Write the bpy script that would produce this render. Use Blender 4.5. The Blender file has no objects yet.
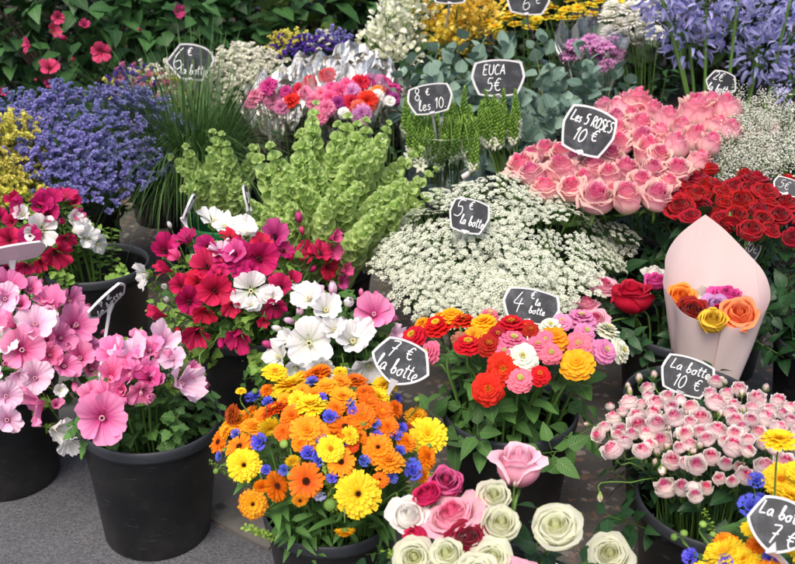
import bpy, math, random
from mathutils import Vector as V, Matrix, Quaternion, noise
rnd = random.Random(11)
PI = math.pi
sc = bpy.context.scene
col = sc.collection
def rs(a, b): return rnd.uniform(a, b)
def lerp(a, b, t): return a + (b - a) * t
def clamp(x, a=0., b=1.): return max(a, min(b, x))
def srgb(h):
    h = h.lstrip('#')
    c = [int(h[i:i+2], 16) / 255 for i in (0, 2, 4)]
    return tuple((x / 12.92 if x <= .04045 else ((x + .055) / 1.055) ** 2.4) for x in c) + (1,)

# ------------------------------------------------------------------ camera
H, TH, F = 1.47, math.radians(24), 1000.
CAM = V((0, 0, H))
FW = V((0, math.cos(TH), -math.sin(TH))); UP = V((0, math.sin(TH), math.cos(TH))); RT = V((1, 0, 0))
def ray(px, py): return FW + RT * ((px - 397.5) / F) + UP * ((282 - py) / F)
def at(px, py, Y):
    d = ray(px, py); return CAM + d * (Y / d.y)
def depth(p): return (p - CAM).dot(FW)
def proj(p):
    q = p - CAM; z = q.dot(FW)
    return (397.5 + F * q.x / z, 282 - F * q.dot(UP) / z)
def hit(px, py, dome):
    bx, by, zt, R, zr = dome
    d = ray(px, py); best = None
    Y = by - R * 1.15
    while Y < by + R * .8:
        p = CAM + d * (Y / d.y)
        rr = ((p.x - bx) ** 2 + (p.y - by) ** 2) / (R * R)
        g = p.z - (zt - (zt - zr) * rr)
        if g <= 0: return p
        if best is None or g < best[0]: best = (g, p)
        Y += .004
    return best[1]
def dome_n(p, dome):
    bx, by, zt, R, zr = dome
    k = 2 * (zt - zr) / (R * R)
    return V(((p.x - bx) * k, (p.y - by) * k, 1)).normalized()

# ------------------------------------------------------------------ mesh builder
class MB:
    def __init__(s): s.v = []; s.f = []; s.uv = []; s.ly = []; s.m = []
    def grid(s, fn, nu, nv, k=0, lay=0., mat=0, M=None):
        b = len(s.v)
        for j in range(nv + 1):
            t = j / nv
            for i in range(nu + 1):
                a = -1 + 2 * i / nu
                p = V(fn(a, t))
                s.v.append(M @ p if M else p)
                s.uv.append((k + .02 + .96 * i / nu, t)); s.ly.append((lay, 0))
        w = nu + 1
        for j in range(nv):
            for i in range(nu):
                q = b + j * w + i
                s.f.append((q, q + 1, q + w + 1, q + w)); s.m.append(mat)
    def tube(s, pts, rad, n=5, mat=0, k=0, lay=0., cap=False):
        b = len(s.v); m = len(pts)
        up = V((.31, .17, .93))
        for i, p in enumerate(pts):
            p = V(p)
            t = (V(pts[min(i + 1, m - 1)]) - V(pts[max(i - 1, 0)]))
            if t.length < 1e-9: t = V((0, 0, 1))
            t.normalize()
            x = t.cross(up)
            if x.length < .05: x = t.cross(V((1, 0, 0)))
            x.normalize(); y = t.cross(x)
            r = rad[i] if isinstance(rad, (list, tuple)) else rad
            for j in range(n):
                a = 2 * PI * j / n
                s.v.append(p + x * (r * math.cos(a)) + y * (r * math.sin(a)))
                s.uv.append((k + j / n, i / max(1, m - 1))); s.ly.append((lay, 0))
        for i in range(m - 1):
            for j in range(n):
                q = b + i * n; j2 = (j + 1) % n
                s.f.append((q + j, q + j2, q + n + j2, q + n + j)); s.m.append(mat)
        if cap:
            s.f.append(tuple(b + (m - 1) * n + j for j in range(n))); s.m.append(mat)
            s.f.append(tuple(b + n - 1 - j for j in range(n))); s.m.append(mat)
    def ball(s, c, r, mat=0, k=0, lay=0., nu=6, nv=4, M=None, sq=1.):
        def fn(a, t):
            th = (a + 1) * PI; ph = t * PI
            return (r * math.sin(ph) * math.cos(th), r * math.sin(ph) * math.sin(th), -r * sq * math.cos(ph))
        T = Matrix.Translation(V(c))
        s.grid(fn, nu, nv, k, lay, mat, T @ M if M else T)
    def poly(s, pts, mat=0, k=0, lay=0.):
        b = len(s.v)
        for p in pts: s.v.append(V(p)); s.uv.append((k + .5, .5)); s.ly.append((lay, 0))
        s.f.append(tuple(range(b, b + len(pts)))); s.m.append(mat)
    def lathe(s, prof, n=40, mat=0):
        b = len(s.v); m = len(prof)
        for i, (r, z) in enumerate(prof):
            for j in range(n):
                a = 2 * PI * j / n
                s.v.append(V((r * math.cos(a), r * math.sin(a), z))); s.uv.append((j / n, i / (m - 1))); s.ly.append((0, 0))
        for i in range(m - 1):
            for j in range(n):
                q = b + i * n; j2 = (j + 1) % n
                s.f.append((q + j, q + j2, q + n + j2, q + n + j)); s.m.append(mat)
    def prism(s, out, y0, y1, mat=0, hole=None):
        # outline in XZ, extruded along Y
        n = len(out); b = len(s.v)
        for y in (y0, y1):
            for (x, z) in out: s.v.append(V((x, y, z))); s.uv.append((x, z)); s.ly.append((0, 0))
        if hole:
            for y in (y0, y1):
                for (x, z) in hole: s.v.append(V((x, y, z))); s.uv.append((x, z)); s.ly.append((0, 0))
        for i in range(n):
            j = (i + 1) % n
            s.f.append((b + i, b + j, b + n + j, b + n + i)); s.m.append(mat)
            if hole:
                h = b + 2 * n
                s.f.append((h + j, h + i, h + n + i, h + n + j)); s.m.append(mat)
                s.f.append((b + j, b + i, h + i, h + j)); s.m.append(mat)
                s.f.append((b + n + i, b + n + j, h + n + j, h + n + i)); s.m.append(mat)
        if not hole:
            s.f.append(tuple(b + n - 1 - i for i in range(n))); s.m.append(mat)
            s.f.append(tuple(b + n + i for i in range(n))); s.m.append(mat)
    def add(s, o, M, k=0):
        b = len(s.v)
        s.v += [M @ p for p in o.v]; s.uv += [(u + k, w) for u, w in o.uv]; s.ly += o.ly
        s.f += [tuple(i + b for i in f) for f in o.f]; s.m += o.m
    def mesh(s, name, mats, smooth=True):
        me = bpy.data.meshes.new(name)
        me.from_pydata([tuple(p) for p in s.v], [], s.f)
        li = [i for f in s.f for i in f]
        u = me.uv_layers.new(name='UVMap'); u.data.foreach_set('uv', [c for i in li for c in s.uv[i]])
        w = me.uv_layers.new(name='lay'); w.data.foreach_set('uv', [c for i in li for c in s.ly[i]])
        me.polygons.foreach_set('use_smooth', [smooth] * len(s.f))
        for m in (mats if isinstance(mats, (list, tuple)) else [mats]): me.materials.append(m)
        me.polygons.foreach_set('material_index', s.m)
        me.update()
        return me

def link(name, data, parent=None, loc=None, rot=None, scale=None):
    o = bpy.data.objects.new(name, data); col.objects.link(o)
    if parent: o.parent = parent
    if loc is not None: o.location = loc
    if rot is not None: o.rotation_mode = 'QUATERNION'; o.rotation_quaternion = rot
    if scale is not None: o.scale = scale if hasattr(scale, '__len__') else (scale,) * 3
    return o
def tagit(o, label, cat, group=None, kind=None):
    o['label'] = label; o['category'] = cat
    if group: o['group'] = group
    if kind: o['kind'] = kind
    return o
def empty(name, loc):
    o = link(name, None, None, loc); o.empty_display_size = .02; return o
def orient(d, roll=0.):
    return V(d).to_track_quat('Z', 'Y') @ Quaternion((0, 0, 1), roll)
def frame(loc, d, roll=0., s=1.):
    return Matrix.Translation(V(loc)) @ orient(d, roll).to_matrix().to_4x4() @ Matrix.Diagonal((s, s, s, 1))
def rdir(up=.3):
    a = rs(0, 2 * PI); return V((math.cos(a), math.sin(a), up)).normalized()
def smooth_path(pts, n=4):
    out = []
    P = [V(p) for p in pts]
    for i in range(len(P) - 1):
        p0 = P[max(0, i - 1)]; p1 = P[i]; p2 = P[i + 1]; p3 = P[min(len(P) - 1, i + 2)]
        for j in range(n):
            t = j / n
            out.append(.5 * ((2 * p1) + (p2 - p0) * t + (2 * p0 - 5 * p1 + 4 * p2 - p3) * t * t + (3 * p1 - p0 - 3 * p2 + p3) * t ** 3))
    out.append(P[-1]); return out

# ------------------------------------------------------------------ materials
class NT:
    def __init__(s, name):
        s.mat = bpy.data.materials.new(name); s.mat.use_nodes = True
        s.t = s.mat.node_tree; s.t.nodes.clear(); s.out = s.t.nodes.new('ShaderNodeOutputMaterial')
    def n(s, typ, ins=None, **kw):
        nd = s.t.nodes.new('ShaderNode' + typ)
        for k, v in kw.items(): setattr(nd, k, v)
        for k, v in (ins or {}).items(): s.set(nd.inputs[k], v)
        return nd
    def set(s, sock, v):
        if isinstance(v, bpy.types.NodeSocket): s.t.links.new(v, sock)
        else: sock.default_value = v
    def math(s, op, a, b=0., c=None, cl=False):
        nd = s.n('Math', {0: a, 1: b}, operation=op, use_clamp=cl)
        if c is not None: s.set(nd.inputs[2], c)
        return nd.outputs[0]
    def mix(s, f, a, b, bt='MIX'):
        nd = s.n('Mix', {0: f, 6: a, 7: b}, data_type='RGBA', blend_type=bt); return nd.outputs[2]
    def ramp(s, f, *stops):
        nd = s.n('ValToRGB', {0: f}); e = nd.color_ramp.elements
        while len(e) < len(stops): e.new(.5)
        for x, (p, c) in zip(e, stops): x.position = p; x.color = c if hasattr(c, '__len__') else (c, c, c, 1)
        return nd.outputs[0]
    def sstep(s, x, a, b):
        nd = s.n('MapRange', {0: x, 1: a, 2: b, 3: 0., 4: 1.}, interpolation_type='SMOOTHSTEP'); return nd.outputs[0]
    def xyz(s, x, y=0., z=0.): return s.n('CombineXYZ', {0: x, 1: y, 2: z}).outputs[0]
    def noise(s, vec, scale, det=2., rough=.5):
        return s.n('TexNoise', {'Vector': vec, 'Scale': scale, 'Detail': det, 'Roughness': rough}).outputs[0]
    def uv(s, name='UVMap'):
        q = s.n('SeparateXYZ', {0: s.n('UVMap', uv_map=name).outputs[0]}); return q.outputs[0], q.outputs[1]
    def shade(s, colr, rough=.5, trans=0., bump=None, bs=.2, spec=.3, sheen=0., coat=0., metal=0., bd=.002):
        p = s.n('BsdfPrincipled', {'Base Color': colr, 'Roughness': rough, 'Specular IOR Level': spec, 'Metallic': metal,
                                   'Sheen Weight': sheen, 'Coat Weight': coat})
        if bump is not None:
            b = s.n('Bump', {'Height': bump, 'Strength': bs, 'Distance': bd}); s.t.links.new(b.outputs[0], p.inputs['Normal'])
        o = p.outputs[0]
        if trans > 0:
            t = s.n('BsdfTranslucent', {'Color': colr}); o = s.n('MixShader', {0: trans, 1: o, 2: t.outputs[0]}).outputs[0]
        s.t.links.new(o, s.out.inputs[0]); return s.mat

def petal_mat(name, base, tip, back=None, backtip=None, inner=None, inner_end=.6, vein=None, vs=.5, vfreq=9., vfade=.75, heart=None, heart_end=.2,
              edge=None, edge0=.85, trans=.3, rough=.62, var=.10, pvar=.12, hue=.012, sheen=.0):
    """petal colours run along the petal (base to tip); veins run lengthwise; every flower and petal differs a little"""
    t = NT(name); u, v = t.uv(); L, _ = t.uv('lay')
    pk = t.math('FLOOR', u); fu = t.math('FRACT', u)
    rnd_o = t.n('ObjectInfo').outputs['Random']
    c = t.mix(t.sstep(v, .1, .95), srgb(base), srgb(tip))
    if inner: c = t.mix(t.sstep(L, 0., inner_end), srgb(inner), c)
    if back:
        cb = t.mix(t.sstep(v, .55, .98), srgb(back), srgb(backtip or tip))
        if inner: cb = t.mix(t.sstep(L, .0, inner_end), srgb(inner), cb)
        c = t.mix(t.n('NewGeometry').outputs['Backfacing'], c, cb)
    nv = t.noise(t.xyz(t.math('MULTIPLY', u, vfreq), t.math('MULTIPLY', v, 1.3), t.math('MULTIPLY', rnd_o, 40)), 1., 3., .6)
    if vein:
        f = t.math('MULTIPLY', t.sstep(nv, .5, .62), t.math('MULTIPLY', t.math('SUBTRACT', 1., t.sstep(v, .3, vfade + .25)), vs))
        c = t.mix(f, c, srgb(vein))
    if heart: c = t.mix(t.math('SUBTRACT', 1., t.sstep(v, heart_end * .5, heart_end)), c, srgb(heart))
    if edge: c = t.mix(t.sstep(t.math('ADD', v, t.math('MULTIPLY', t.math('SUBTRACT', nv, .5), .2)), edge0, 1.02), c, srgb(edge))
    wn = t.n('TexWhiteNoise', {'Vector': t.xyz(pk, rnd_o)}, noise_dimensions='3D').outputs[0]
    val = t.math('ADD', 1., t.math('ADD', t.math('MULTIPLY', t.math('SUBTRACT', rnd_o, .5), var * 2), t.math('MULTIPLY', t.math('SUBTRACT', wn, .5), pvar * 2)))
    val = t.math('ADD', val, t.math('MULTIPLY', t.math('SUBTRACT', nv, .5), .22))
    hs = t.n('HueSaturation', {'Hue': t.math('ADD', .5, t.math('MULTIPLY', t.math('SUBTRACT', rnd_o, .5), hue * 2)), 'Saturation': 1., 'Value': val, 'Color': c}).outputs[0]
    return t.shade(hs, rough, trans, nv, .25, .25, sheen)

def leaf_mat(name, a, b, rib=None, trans=.25, rough=.42, var=.18, spec=.35):
    t = NT(name); u, v = t.uv()
    fu = t.math('FRACT', u); pk = t.math('FLOOR', u)
    ro = t.n('ObjectInfo').outputs['Random']
    wn = t.n('TexWhiteNoise', {'Vector': t.xyz(pk, ro)}, noise_dimensions='3D').outputs[0]
    pos = t.n('NewGeometry').outputs['Position']
    nz = t.noise(pos, 60., 3.)
    c = t.mix(t.math('ADD', t.math('MULTIPLY', wn, .7), t.math('MULTIPLY', nz, .3)), srgb(a), srgb(b))
    d = t.math('ABSOLUTE', t.math('SUBTRACT', fu, .5))
    side = t.n('TexWave', {'Vector': t.xyz(t.math('ADD', v, t.math('MULTIPLY', d, -.7)), 0., 0.), 'Scale': 2.2, 'Distortion': .6}).outputs[1]
    if rib:
        f = t.math('SUBTRACT', 1., t.sstep(d, .01, .045))
        f = t.math('MAXIMUM', f, t.math('MULTIPLY', t.sstep(side, .85, 1.), .45))
        c = t.mix(t.math('MULTIPLY', f, .6), c, srgb(rib))
    c = t.n('HueSaturation', {'Hue': .5, 'Saturation': 1., 'Value': t.math('ADD', 1. - var, t.math('MULTIPLY', wn, var * 2)), 'Color': c}).outputs[0]
    return t.shade(c, rough, trans, side, .25, spec)

def plain(name, c, rough=.5, var=.15, scale=80., trans=0., metal=0., spec=.4, bs=.1):
    t = NT(name)
    tc = t.n('TexCoord').outputs['Object']
    nz = t.noise(tc, scale, 4.)
    ro = t.n('ObjectInfo').outputs['Random']
    k = t.math('ADD', 1. - var, t.math('MULTIPLY', t.math('ADD', nz, t.math('MULTIPLY', ro, .5)), var * 1.4))
    cc = t.n('HueSaturation', {'Hue': .5, 'Saturation': 1., 'Value': k, 'Color': srgb(c)}).outputs[0]
    return t.shade(cc, rough, trans, nz, bs, spec, metal=metal)
# ------------------------------------------------------------------ flower heads (unit radius, facing +Z)
def sepals(mb, z, r, L, n=5, mat=1, a0=-.9, w=.2, curl=.6):
    for k in range(n):
        az = 2 * PI * k / n + rs(-.15, .15)
        def fn(s, t, az=az, cu=curl * rs(.7, 1.3)):
            e = -a0 - cu * t * 1.2
            x = r + L * t * math.cos(e); zz = z + L * t * math.sin(e)
            ww = w * math.sin(PI * min(1, .25 + .75 * t)) * (1 - t * .3)
            return (x * math.cos(az) - s * ww * math.sin(az), x * math.sin(az) + s * ww * math.cos(az), zz)
        mb.grid(fn, 2, 4, 50 + k, 0, mat)

def rose(seed, mats, layers=6, op=1., tall=1., flare=.16, body=.84, ruf=.03, nu=8, nv=9, counts=(3, 3, 4, 4, 5, 5, 6, 6), pinch=.06, cal=True, dome=.5, lip=.10):
    """petals wrap a high centre; each rim leans on the next petal in and rolls back at its edge, the outer ones open"""
    rnd.seed(seed); mb = MB(); zb = -.85 * tall; zt = .42 * tall; k = 0
    cx, cy = rs(-.06, .06), rs(-.06, .06)
    def core(s, t):
        q = (s + 1) / 2; a = q * 11
        r = (.02 + .15 * q) * (1.15 - .35 * t)
        return (cx + r * math.cos(a), cy + r * math.sin(a), lerp(-.2 * tall, zt + .03 - .07 * q + .015 * math.sin(a * 1.3), t))
    mb.grid(core, 32, 4, 0, 0.); k = 1
    for Li in range(layers):
        f = (Li + 1) / layers; n = counts[Li]
        for i in range(n):
            az = Li * 2.4 + i * 2 * PI / n + rs(-.25, .25)
            sp = min(1.45, PI / n * 1.6)
            rm = (.20 + (body - .20) * f ** .9) * rs(1 - .09 * f, 1 + .06 * f); rb = .05 + .13 * f
            top = zt - dome * f ** 1.5 * (.35 + .65 * op) * tall + rs(-.06, .04)
            opn = max(0, (f - .55) / .45) ** 1.5 * op        # outer petals stand away
            rtop = rm * lerp(.66, .98, opn) + flare * opn * rs(.3, 1.6)
            lp = lip * rs(.5, 1.5) * (.5 + f); ph = rs(0, 6); pn = pinch * rs(0, 1.6); tilt = rs(-.10, .10) * (1 + f); ox, oy = cx * (1 - f), cy * (1 - f)
            def fn(s, t, az=az, sp=sp, rm=rm, rb=rb, top=top, rtop=rtop, lp=lp, ph=ph, f=f, pn=pn, tilt=tilt, ox=ox, oy=oy):
                te = t * (1 + .025 * math.sin(s * 7 + ph) - .34 * abs(s) ** 4 - .05 * s * s + tilt * s * .5)
                a = az + s * sp * (.55 + .45 * math.sin(PI / 2 * min(1, t * 1.3)))
                h = clamp(te)
                r = rb + (rm - rb) * math.sin(min(1, h / .55) * PI / 2) ** .8
                l = clamp((h - .52) / .48)
                r += (rtop - rm) * l * l * (3 - 2 * l)
                l2 = clamp((t - .80) / .20)
                r += lp * l2 ** 1.6 * (1 - .35 * abs(s)) + pn * f * l2 * math.exp(-(s / .3) ** 2)
                z = zb + (top - zb) * te - lp * .75 * l2 ** 2.4
                r *= 1 + .055 * s
                wv = ruf * l * (.4 + f) * math.sin(s * 6 + ph)
                return (ox + (r + wv) * math.cos(a), oy + (r + wv) * math.sin(a), z + wv * .9)
            mb.grid(fn, nu, nv, k, f, 0); k += 1
    if cal:
        sepals(mb, zb + .03, .05, .75 * tall ** .5, 5, 1, -.2, .13, 1.1 if op > .5 else -.6)
        mb.ball((0, 0, zb - .02), .16, 1, 60, 0, 8, 5)
    return mb.mesh('rose_blossom', mats)

def rose_bud(seed, mats, w=.62):
    rnd.seed(seed); mb = MB()
    for i in range(4):
        az = i * 1.7
        def fn(s, t, az=az, i=i):
            a = az + s * 1.25; r = w * (.55 + .1 * i) * math.sin(PI * clamp(.08 + t * .80)) ** .8
            return (r * math.cos(a), r * math.sin(a), -.7 + 1.6 * t * (1 - .08 * s * s))
        mb.grid(fn, 5, 6, i, .6)
    for k in range(5):
        az = k * 2 * PI / 5
        def fs(s, t, az=az):
            r = w * .98 * math.sin(PI * clamp(.1 + t * .62)) ** .8 + .02
            a = az + s * .55 * (1 - t) ** .7
            return (r * math.cos(a), r * math.sin(a), -.75 + 1.35 * t)
        mb.grid(fs, 2, 5, 50 + k, 0, 1)
    mb.ball((0, 0, -.78), .3, 1, 60, 0, 8, 5)
    return mb.mesh('rose_bud', mats)

def rayed(seed, rings, nu=2, nv=4, teeth=.07):
    """strap petals in rings: (n, length, width, elev0, elev1, z, r0, lay)"""
    rnd.seed(seed); mb = MB(); k = 0
    for (n, L, W, e0, e1, z0, r0, lay) in rings:
        for i in range(n):
            az = 2 * PI * (i + rs(-.25, .25)) / n + z0 * 9
            l = L * rs(.9, 1.06); j0 = rs(-.09, .09); j1 = rs(-.16, .16); tw = rs(-.25, .25); ph = rs(0, 6)
            def fn(s, t, az=az, l=l, j0=j0, j1=j1, tw=tw, ph=ph):
                tt = t * (1 - teeth * (abs(s) < .3) * (t > .9) - .05 * s * s * t)
                e = lerp(e0 + j0, e1 + j1, tt * .6)
                x = r0 + l * tt * math.cos(e); z = z0 + l * tt * math.sin(e)
                w = W * (math.sin(PI * clamp(.18 + tt * .62)) ** .75)
                y = s * w; z += -.25 * W * s * s + tw * s * W * tt
                return (x * math.cos(az) - y * math.sin(az), x * math.sin(az) + y * math.cos(az), z)
            mb.grid(fn, nu, nv, k, lay); k += 1
    return mb
def disc(r, z, mat, n=60, fl=.05, h=.12, seed=1):
    rnd.seed(seed); mb = MB()
    mb.ball((0, 0, z - h * .4), r, 0, 0, 0, 12, 6, None, h / r)
    for i in range(n):
        q = math.sqrt((i + .5) / n); a = i * 2.39996
        c = V((r * q * math.cos(a), r * q * math.sin(a), z + h * .6 * (1 - q * q)))
        mb.tube([c, c + V((math.cos(a) * fl * .6 * q, math.sin(a) * fl * .6 * q, fl * 1.3))], [fl * .5, fl * .25], 4, 0, i + 1, q, True)
    return mb.mesh('flower_centre', mat)
def calyx_cup(r, mat, n=8):
    mb = MB(); mb.lathe([(.04, -.3), (r * .8, -.22), (r, -.08), (r * .9, .0)], 12)
    sepals(mb, -.1, r * .8, .28, n, 0, -.3, .07, .2)
    return mb.mesh('calyx', mat)

def marigold(seed, m, dbl=0):
    if dbl == 2:
        R = [(24, .98, .115, .05, -.12, 0, .05, 1.), (22, .86, .11, .25, .05, .05, .05, .9), (20, .7, .10, .5, .3, .09, .04, .75), (16, .52, .09, .75, .5, .12, .03, .5), (14, .36, .08, 1.0, .8, .14, .02, .25), (9, .22, .06, 1.3, 1.2, .15, .01, .1)]
    elif dbl == 1:
        R = [(30, .98, .10, .05, -.1, 0, .05, 1.), (28, .88, .095, .2, .05, .05, .05, .9), (22, .70, .09, .40, .25, .09, .04, .75), (14, .47, .075, .7, .4, .11, .04, .5)]
    else:
        R = [(20, .98, .13, .08, -.06, 0, .08, 1.), (18, .88, .12, .24, .05, .05, .08, .9)]
    return rayed(seed, R).mesh('marigold_petals', m)
def zinnia(seed, m, full=0):
    R = [(13, .97, .27, .02, -.30, 0, .04, 1.), (12, .86, .26, .22, -.12, .09, .04, .85), (11, .72, .23, .45, .05, .17, .04, .7), (10, .55, .20, .65, .25, .24, .04, .5)]
    if full: R += [(10, .42, .16, .9, .5, .28, .03, .35), (8, .28, .12, 1.15, .8, .31, .02, .2)]
    rnd.seed(seed)
    return rayed(seed, R, 3, 5, 0.).mesh('zinnia_petals', m)
def cornflower(seed, m):
    rnd.seed(seed); mb = MB(); k = 0
    for (n, L, e) in ((9, .95, .35), (8, .7, .8), (7, .45, 1.15)):
        for i in range(n):
            az = 2 * PI * (i + rs(-.3, .3)) / n + e
            d = V((math.cos(az) * math.cos(e), math.sin(az) * math.cos(e), math.sin(e)))
            p = d * L * .62
            mb.tube([(0, 0, 0), p], [.03, .07], 4, 0, k, .5)
            for j in range(5):
                a2 = (j - 2) * .42
                side = V((-math.sin(az), math.cos(az), 0))
                dd = (d * math.cos(a2) + side * math.sin(a2) + V((0, 0, rs(-.2, .2)))).normalized()
                q = dd.cross(d.cross(side)).normalized() * .07
                mb.poly([p - q * .6, p + dd * L * .26 - q, p + dd * L * .45, p + dd * L * .26 + q, p + q * .6], 0, k, 1.)
            k += 1
    mb.lathe([(.05, -.6), (.2, -.5), (.24, -.25), (.15, 0), (.05, .05)], 10, 1)
    return mb.mesh('cornflower_petals', m)
def carnation(seed, m):
    rnd.seed(seed); mb = MB(); k = 0
    for (n, L, e0, e1) in ((9, .98, .45, -.15), (8, .85, .8, .2), (8, .7, 1.1, .5), (6, .55, 1.35, .9)):
        for i in range(n):
            az = 2 * PI * i / n + rs(-.3, .3); j = rs(-.25, .25); ph = rs(0, 6); l = L * rs(.88, 1.05)
            def fn(s, t, az=az, j=j, ph=ph, l=l):
                e = lerp(e0, e1, t) + j * t
                zig = .07 * t ** 4 * (1 if int((s + 1) * 6 + .5) % 2 else -1)
                r = l * (t + zig) * math.cos(e) + .02; z = l * (t + zig) * math.sin(e) - .3
                a = az + s * lerp(.2, .62, t)
                z += .11 * t * t * math.sin(s * 8 + ph)
                return (r * math.cos(a), r * math.sin(a), z)
            mb.grid(fn, 12, 4, k, (1 - L) * 2); k += 1
    mb.lathe([(.06, -.9), (.2, -.8), (.24, -.4), (.2, -.25)], 8, 1)
    return mb.mesh('carnation_petals', m)
def mallow(seed, mats, sp=.76, wb=.8, e0=1.25, e1=.30, ruf=.09, notch=.05, nu=16, nv=9):
    rnd.seed(seed); mb = MB(); twist = rs(.03, .08)
    for i in range(5):
        az = 2 * PI * i / 5 + rs(-.10, .10); ph = rs(0, 6); fr = rs(3.5, 6); sc_ = rs(.86, 1.10); dj = rs(-.25, .22); cup = rs(-.10, .16); asym = rs(-.07, .07); curl = rs(-.2, .3)
        prof = []; r = .03; z = 0.
        for q in range(21):
            prof.append((r, z)); e = lerp(e0, e1 + dj, (q / 20) ** .75) - curl * max(0, q / 20 - .7) * 3
            r += .052 * math.cos(e) * sc_; z += .052 * math.sin(e) * sc_
        def fn(s, t, az=az, ph=ph, fr=fr, prof=prof, cup=cup, asym=asym):
            ed = .20 * abs(s) ** 2.6 + notch * math.exp(-(s / .2) ** 2) + asym * s + .018 * math.sin(s * 9 + ph) + .012 * math.sin(s * 21 + ph * 2)
            tt = t * (1 - ed)
            q = clamp(tt) * 20; i0 = min(19, int(q)); f_ = q - i0
            r = lerp(prof[i0][0], prof[i0 + 1][0], f_); z = lerp(prof[i0][1], prof[i0 + 1][1], f_)
            w = sp * lerp(wb, 1, min(1, t * 1.6))
            a = az + s * w
            z += twist * s * (.5 + t) + ruf * t * t * math.sin(s * fr + ph) * .9 + cup * s * s * t
            z += .03 * math.sin(s * 15 + ph) * t ** 1.5
            return (r * math.cos(a), r * math.sin(a), z - .45)
        mb.grid(fn, nu, nv, i, 1.)
    mx = sorted(math.hypot(p.x, p.y) for p in mb.v)[int(len(mb.v) * .985)]
    kk = (1.02 if e1 < .6 else .80 if e1 < .9 else .66) / mx; mb.v = [V((p.x * kk, p.y * kk, (p.z + .45) * min(kk, 1.25) - .45)) for p in mb.v]
    return mb.mesh('mallow_petals', mats)
def mallow_column(m):
    mb = MB(); mb.tube([(0, 0, -.42), (0, 0, -.2), (0, 0, .02)], [.07, .05, .05], 6)
    rnd.seed(3)
    for i in range(26):
        a = i * 2.4; z = -.14 + .2 * i / 26; d = V((math.cos(a), math.sin(a), .4)) * .085
        mb.ball(V((0, 0, z)) + d, .034, 0, i, 0, 4, 3)
    return mb.mesh('stamen_column', m)
def mallow_calyx(m):
    mb = MB(); rnd.seed(5)
    mb.ball((0, 0, -.5), .13, 0, 9, 0, 8, 5)
    sepals(mb, -.5, .06, .52, 5, 0, -.75, .2, -.15); sepals(mb, -.55, .06, .34, 3, 0, -.2, .16, 0.)
    return mb.mesh('calyx', m)
def mallow_bud(seed, mats):
    rnd.seed(seed); mb = MB()
    for i in range(5):
        az = i * 2 * PI / 5
        def fn(s, t, az=az):
            r = .36 * math.sin(PI * clamp(.15 + .72 * t)) * (1 + .12 * s)
            a = az + s * .8 + t * 1.3
            return (r * math.cos(a), r * math.sin(a), -.4 + 1.35 * t)
        mb.grid(fn, 4, 6, i, 1.)
    sepals(mb, -.42, .05, .75, 5, 1, -1.1, .22, -.35); mb.ball((0, 0, -.42), .16, 1, 60, 0, 8, 5)
    return mb.mesh('mallow_bud', mats)
def lily(mb, M, k, L=1., mat=0, w=.17, spread=.5):
    """six petal trumpet along +Z of M"""
    for i in range(6):
        az = i * PI / 3
        def fn(s, t, az=az):
            e = lerp(1.45, .15, t ** 1.6) - spread * .3 * t
            x = .06 + L * (.75 * t ** 2.1) * spread * 1.6; z = L * (t * .9 - .35 * t ** 4)
            y = s * w * L * math.sin(PI * clamp(.2 + .76 * t))
            return (x * math.cos(az) - y * math.sin(az), x * math.sin(az) + y * math.cos(az), z)
        mb.grid(fn, 2, 4, k + i * .0, 1., mat, M)

# ------------------------------------------------------------------ leaves and leafy stems (grow along +Z)
def leaf_fn(L, W, bend=.3, fold=.15, tip=.6, wav=0., ph=0.):
    def fn(s, t):
        w = W * (math.sin(PI * min(1, t ** tip)) ** .8 if t < 1 else 0) + .0004
        y = -bend * L * t * t + fold * abs(s) * w + wav * W * math.sin(t * 14 + ph) * abs(s)
        return (s * w, y, L * t)
    return fn
def lobed_fn(L, W, bend, ph):
    def fn(s, t):
        lob = 1 + .22 * math.sin(t * 15 + ph) * (.4 + t)
        w = W * (math.sin(PI * clamp(t ** .55)) ** .7) * lob if 0 < t < 1 else .0005
        return (s * w, -bend * L * t * t + .2 * abs(s) * w + .04 * L * math.sin(s * 5 + ph), L * t * (1 - .05 * abs(s)))
    return fn
def leafy(seed, mats, Hh=.3, n=14, L=.05, W=.018, kind='leaf', stem_r=.0022, spread=1., t0=.1, bend=.35, twigs=0, up=.35):
    rnd.seed(seed); mb = MB(); pts = []
    dx, dy = rs(-.12, .12) * Hh, rs(-.12, .12) * Hh
    for i in range(8):
        t = i / 7; pts.append(V((dx * t * t, dy * t * t, Hh * t)))
    mb.tube(pts, [lerp(stem_r, stem_r * .5, i / 7) for i in range(8)], 5, 1)
    for i in range(n):
        t = lerp(t0, 1, (i + .5) / n); q = t * 7; i0 = min(6, int(q)); p = pts[i0].lerp(pts[i0 + 1], q - i0)
        a = i * 2.4 + rs(-.4, .4)
        d = V((math.cos(a) * spread, math.sin(a) * spread, rs(up - .25, up + .35))).normalized()
        pl = rs(.005, .025) * (L / .05)
        b = p + d * pl; mb.tube([p, b], stem_r * .35, 3, 1)
        l = L * rs(.65, 1.2); w = W * l / L * rs(.85, 1.15)
        fn = lobed_fn(l, w, bend * rs(.3, 1.5), rs(0, 6)) if kind == 'lobed' else leaf_fn(l, w, bend * rs(.2, 1.6), rs(.05, .4), .75 if kind == 'round' else .6)
        mb.grid(fn, 4 if kind == 'lobed' else 2, 7 if kind == 'lobed' else 5, i + 1, 0, 0, frame(b, (d + V((0, 0, rs(-.2, .1)))).normalized(), rs(-.5, .5)))
    return mb
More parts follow.
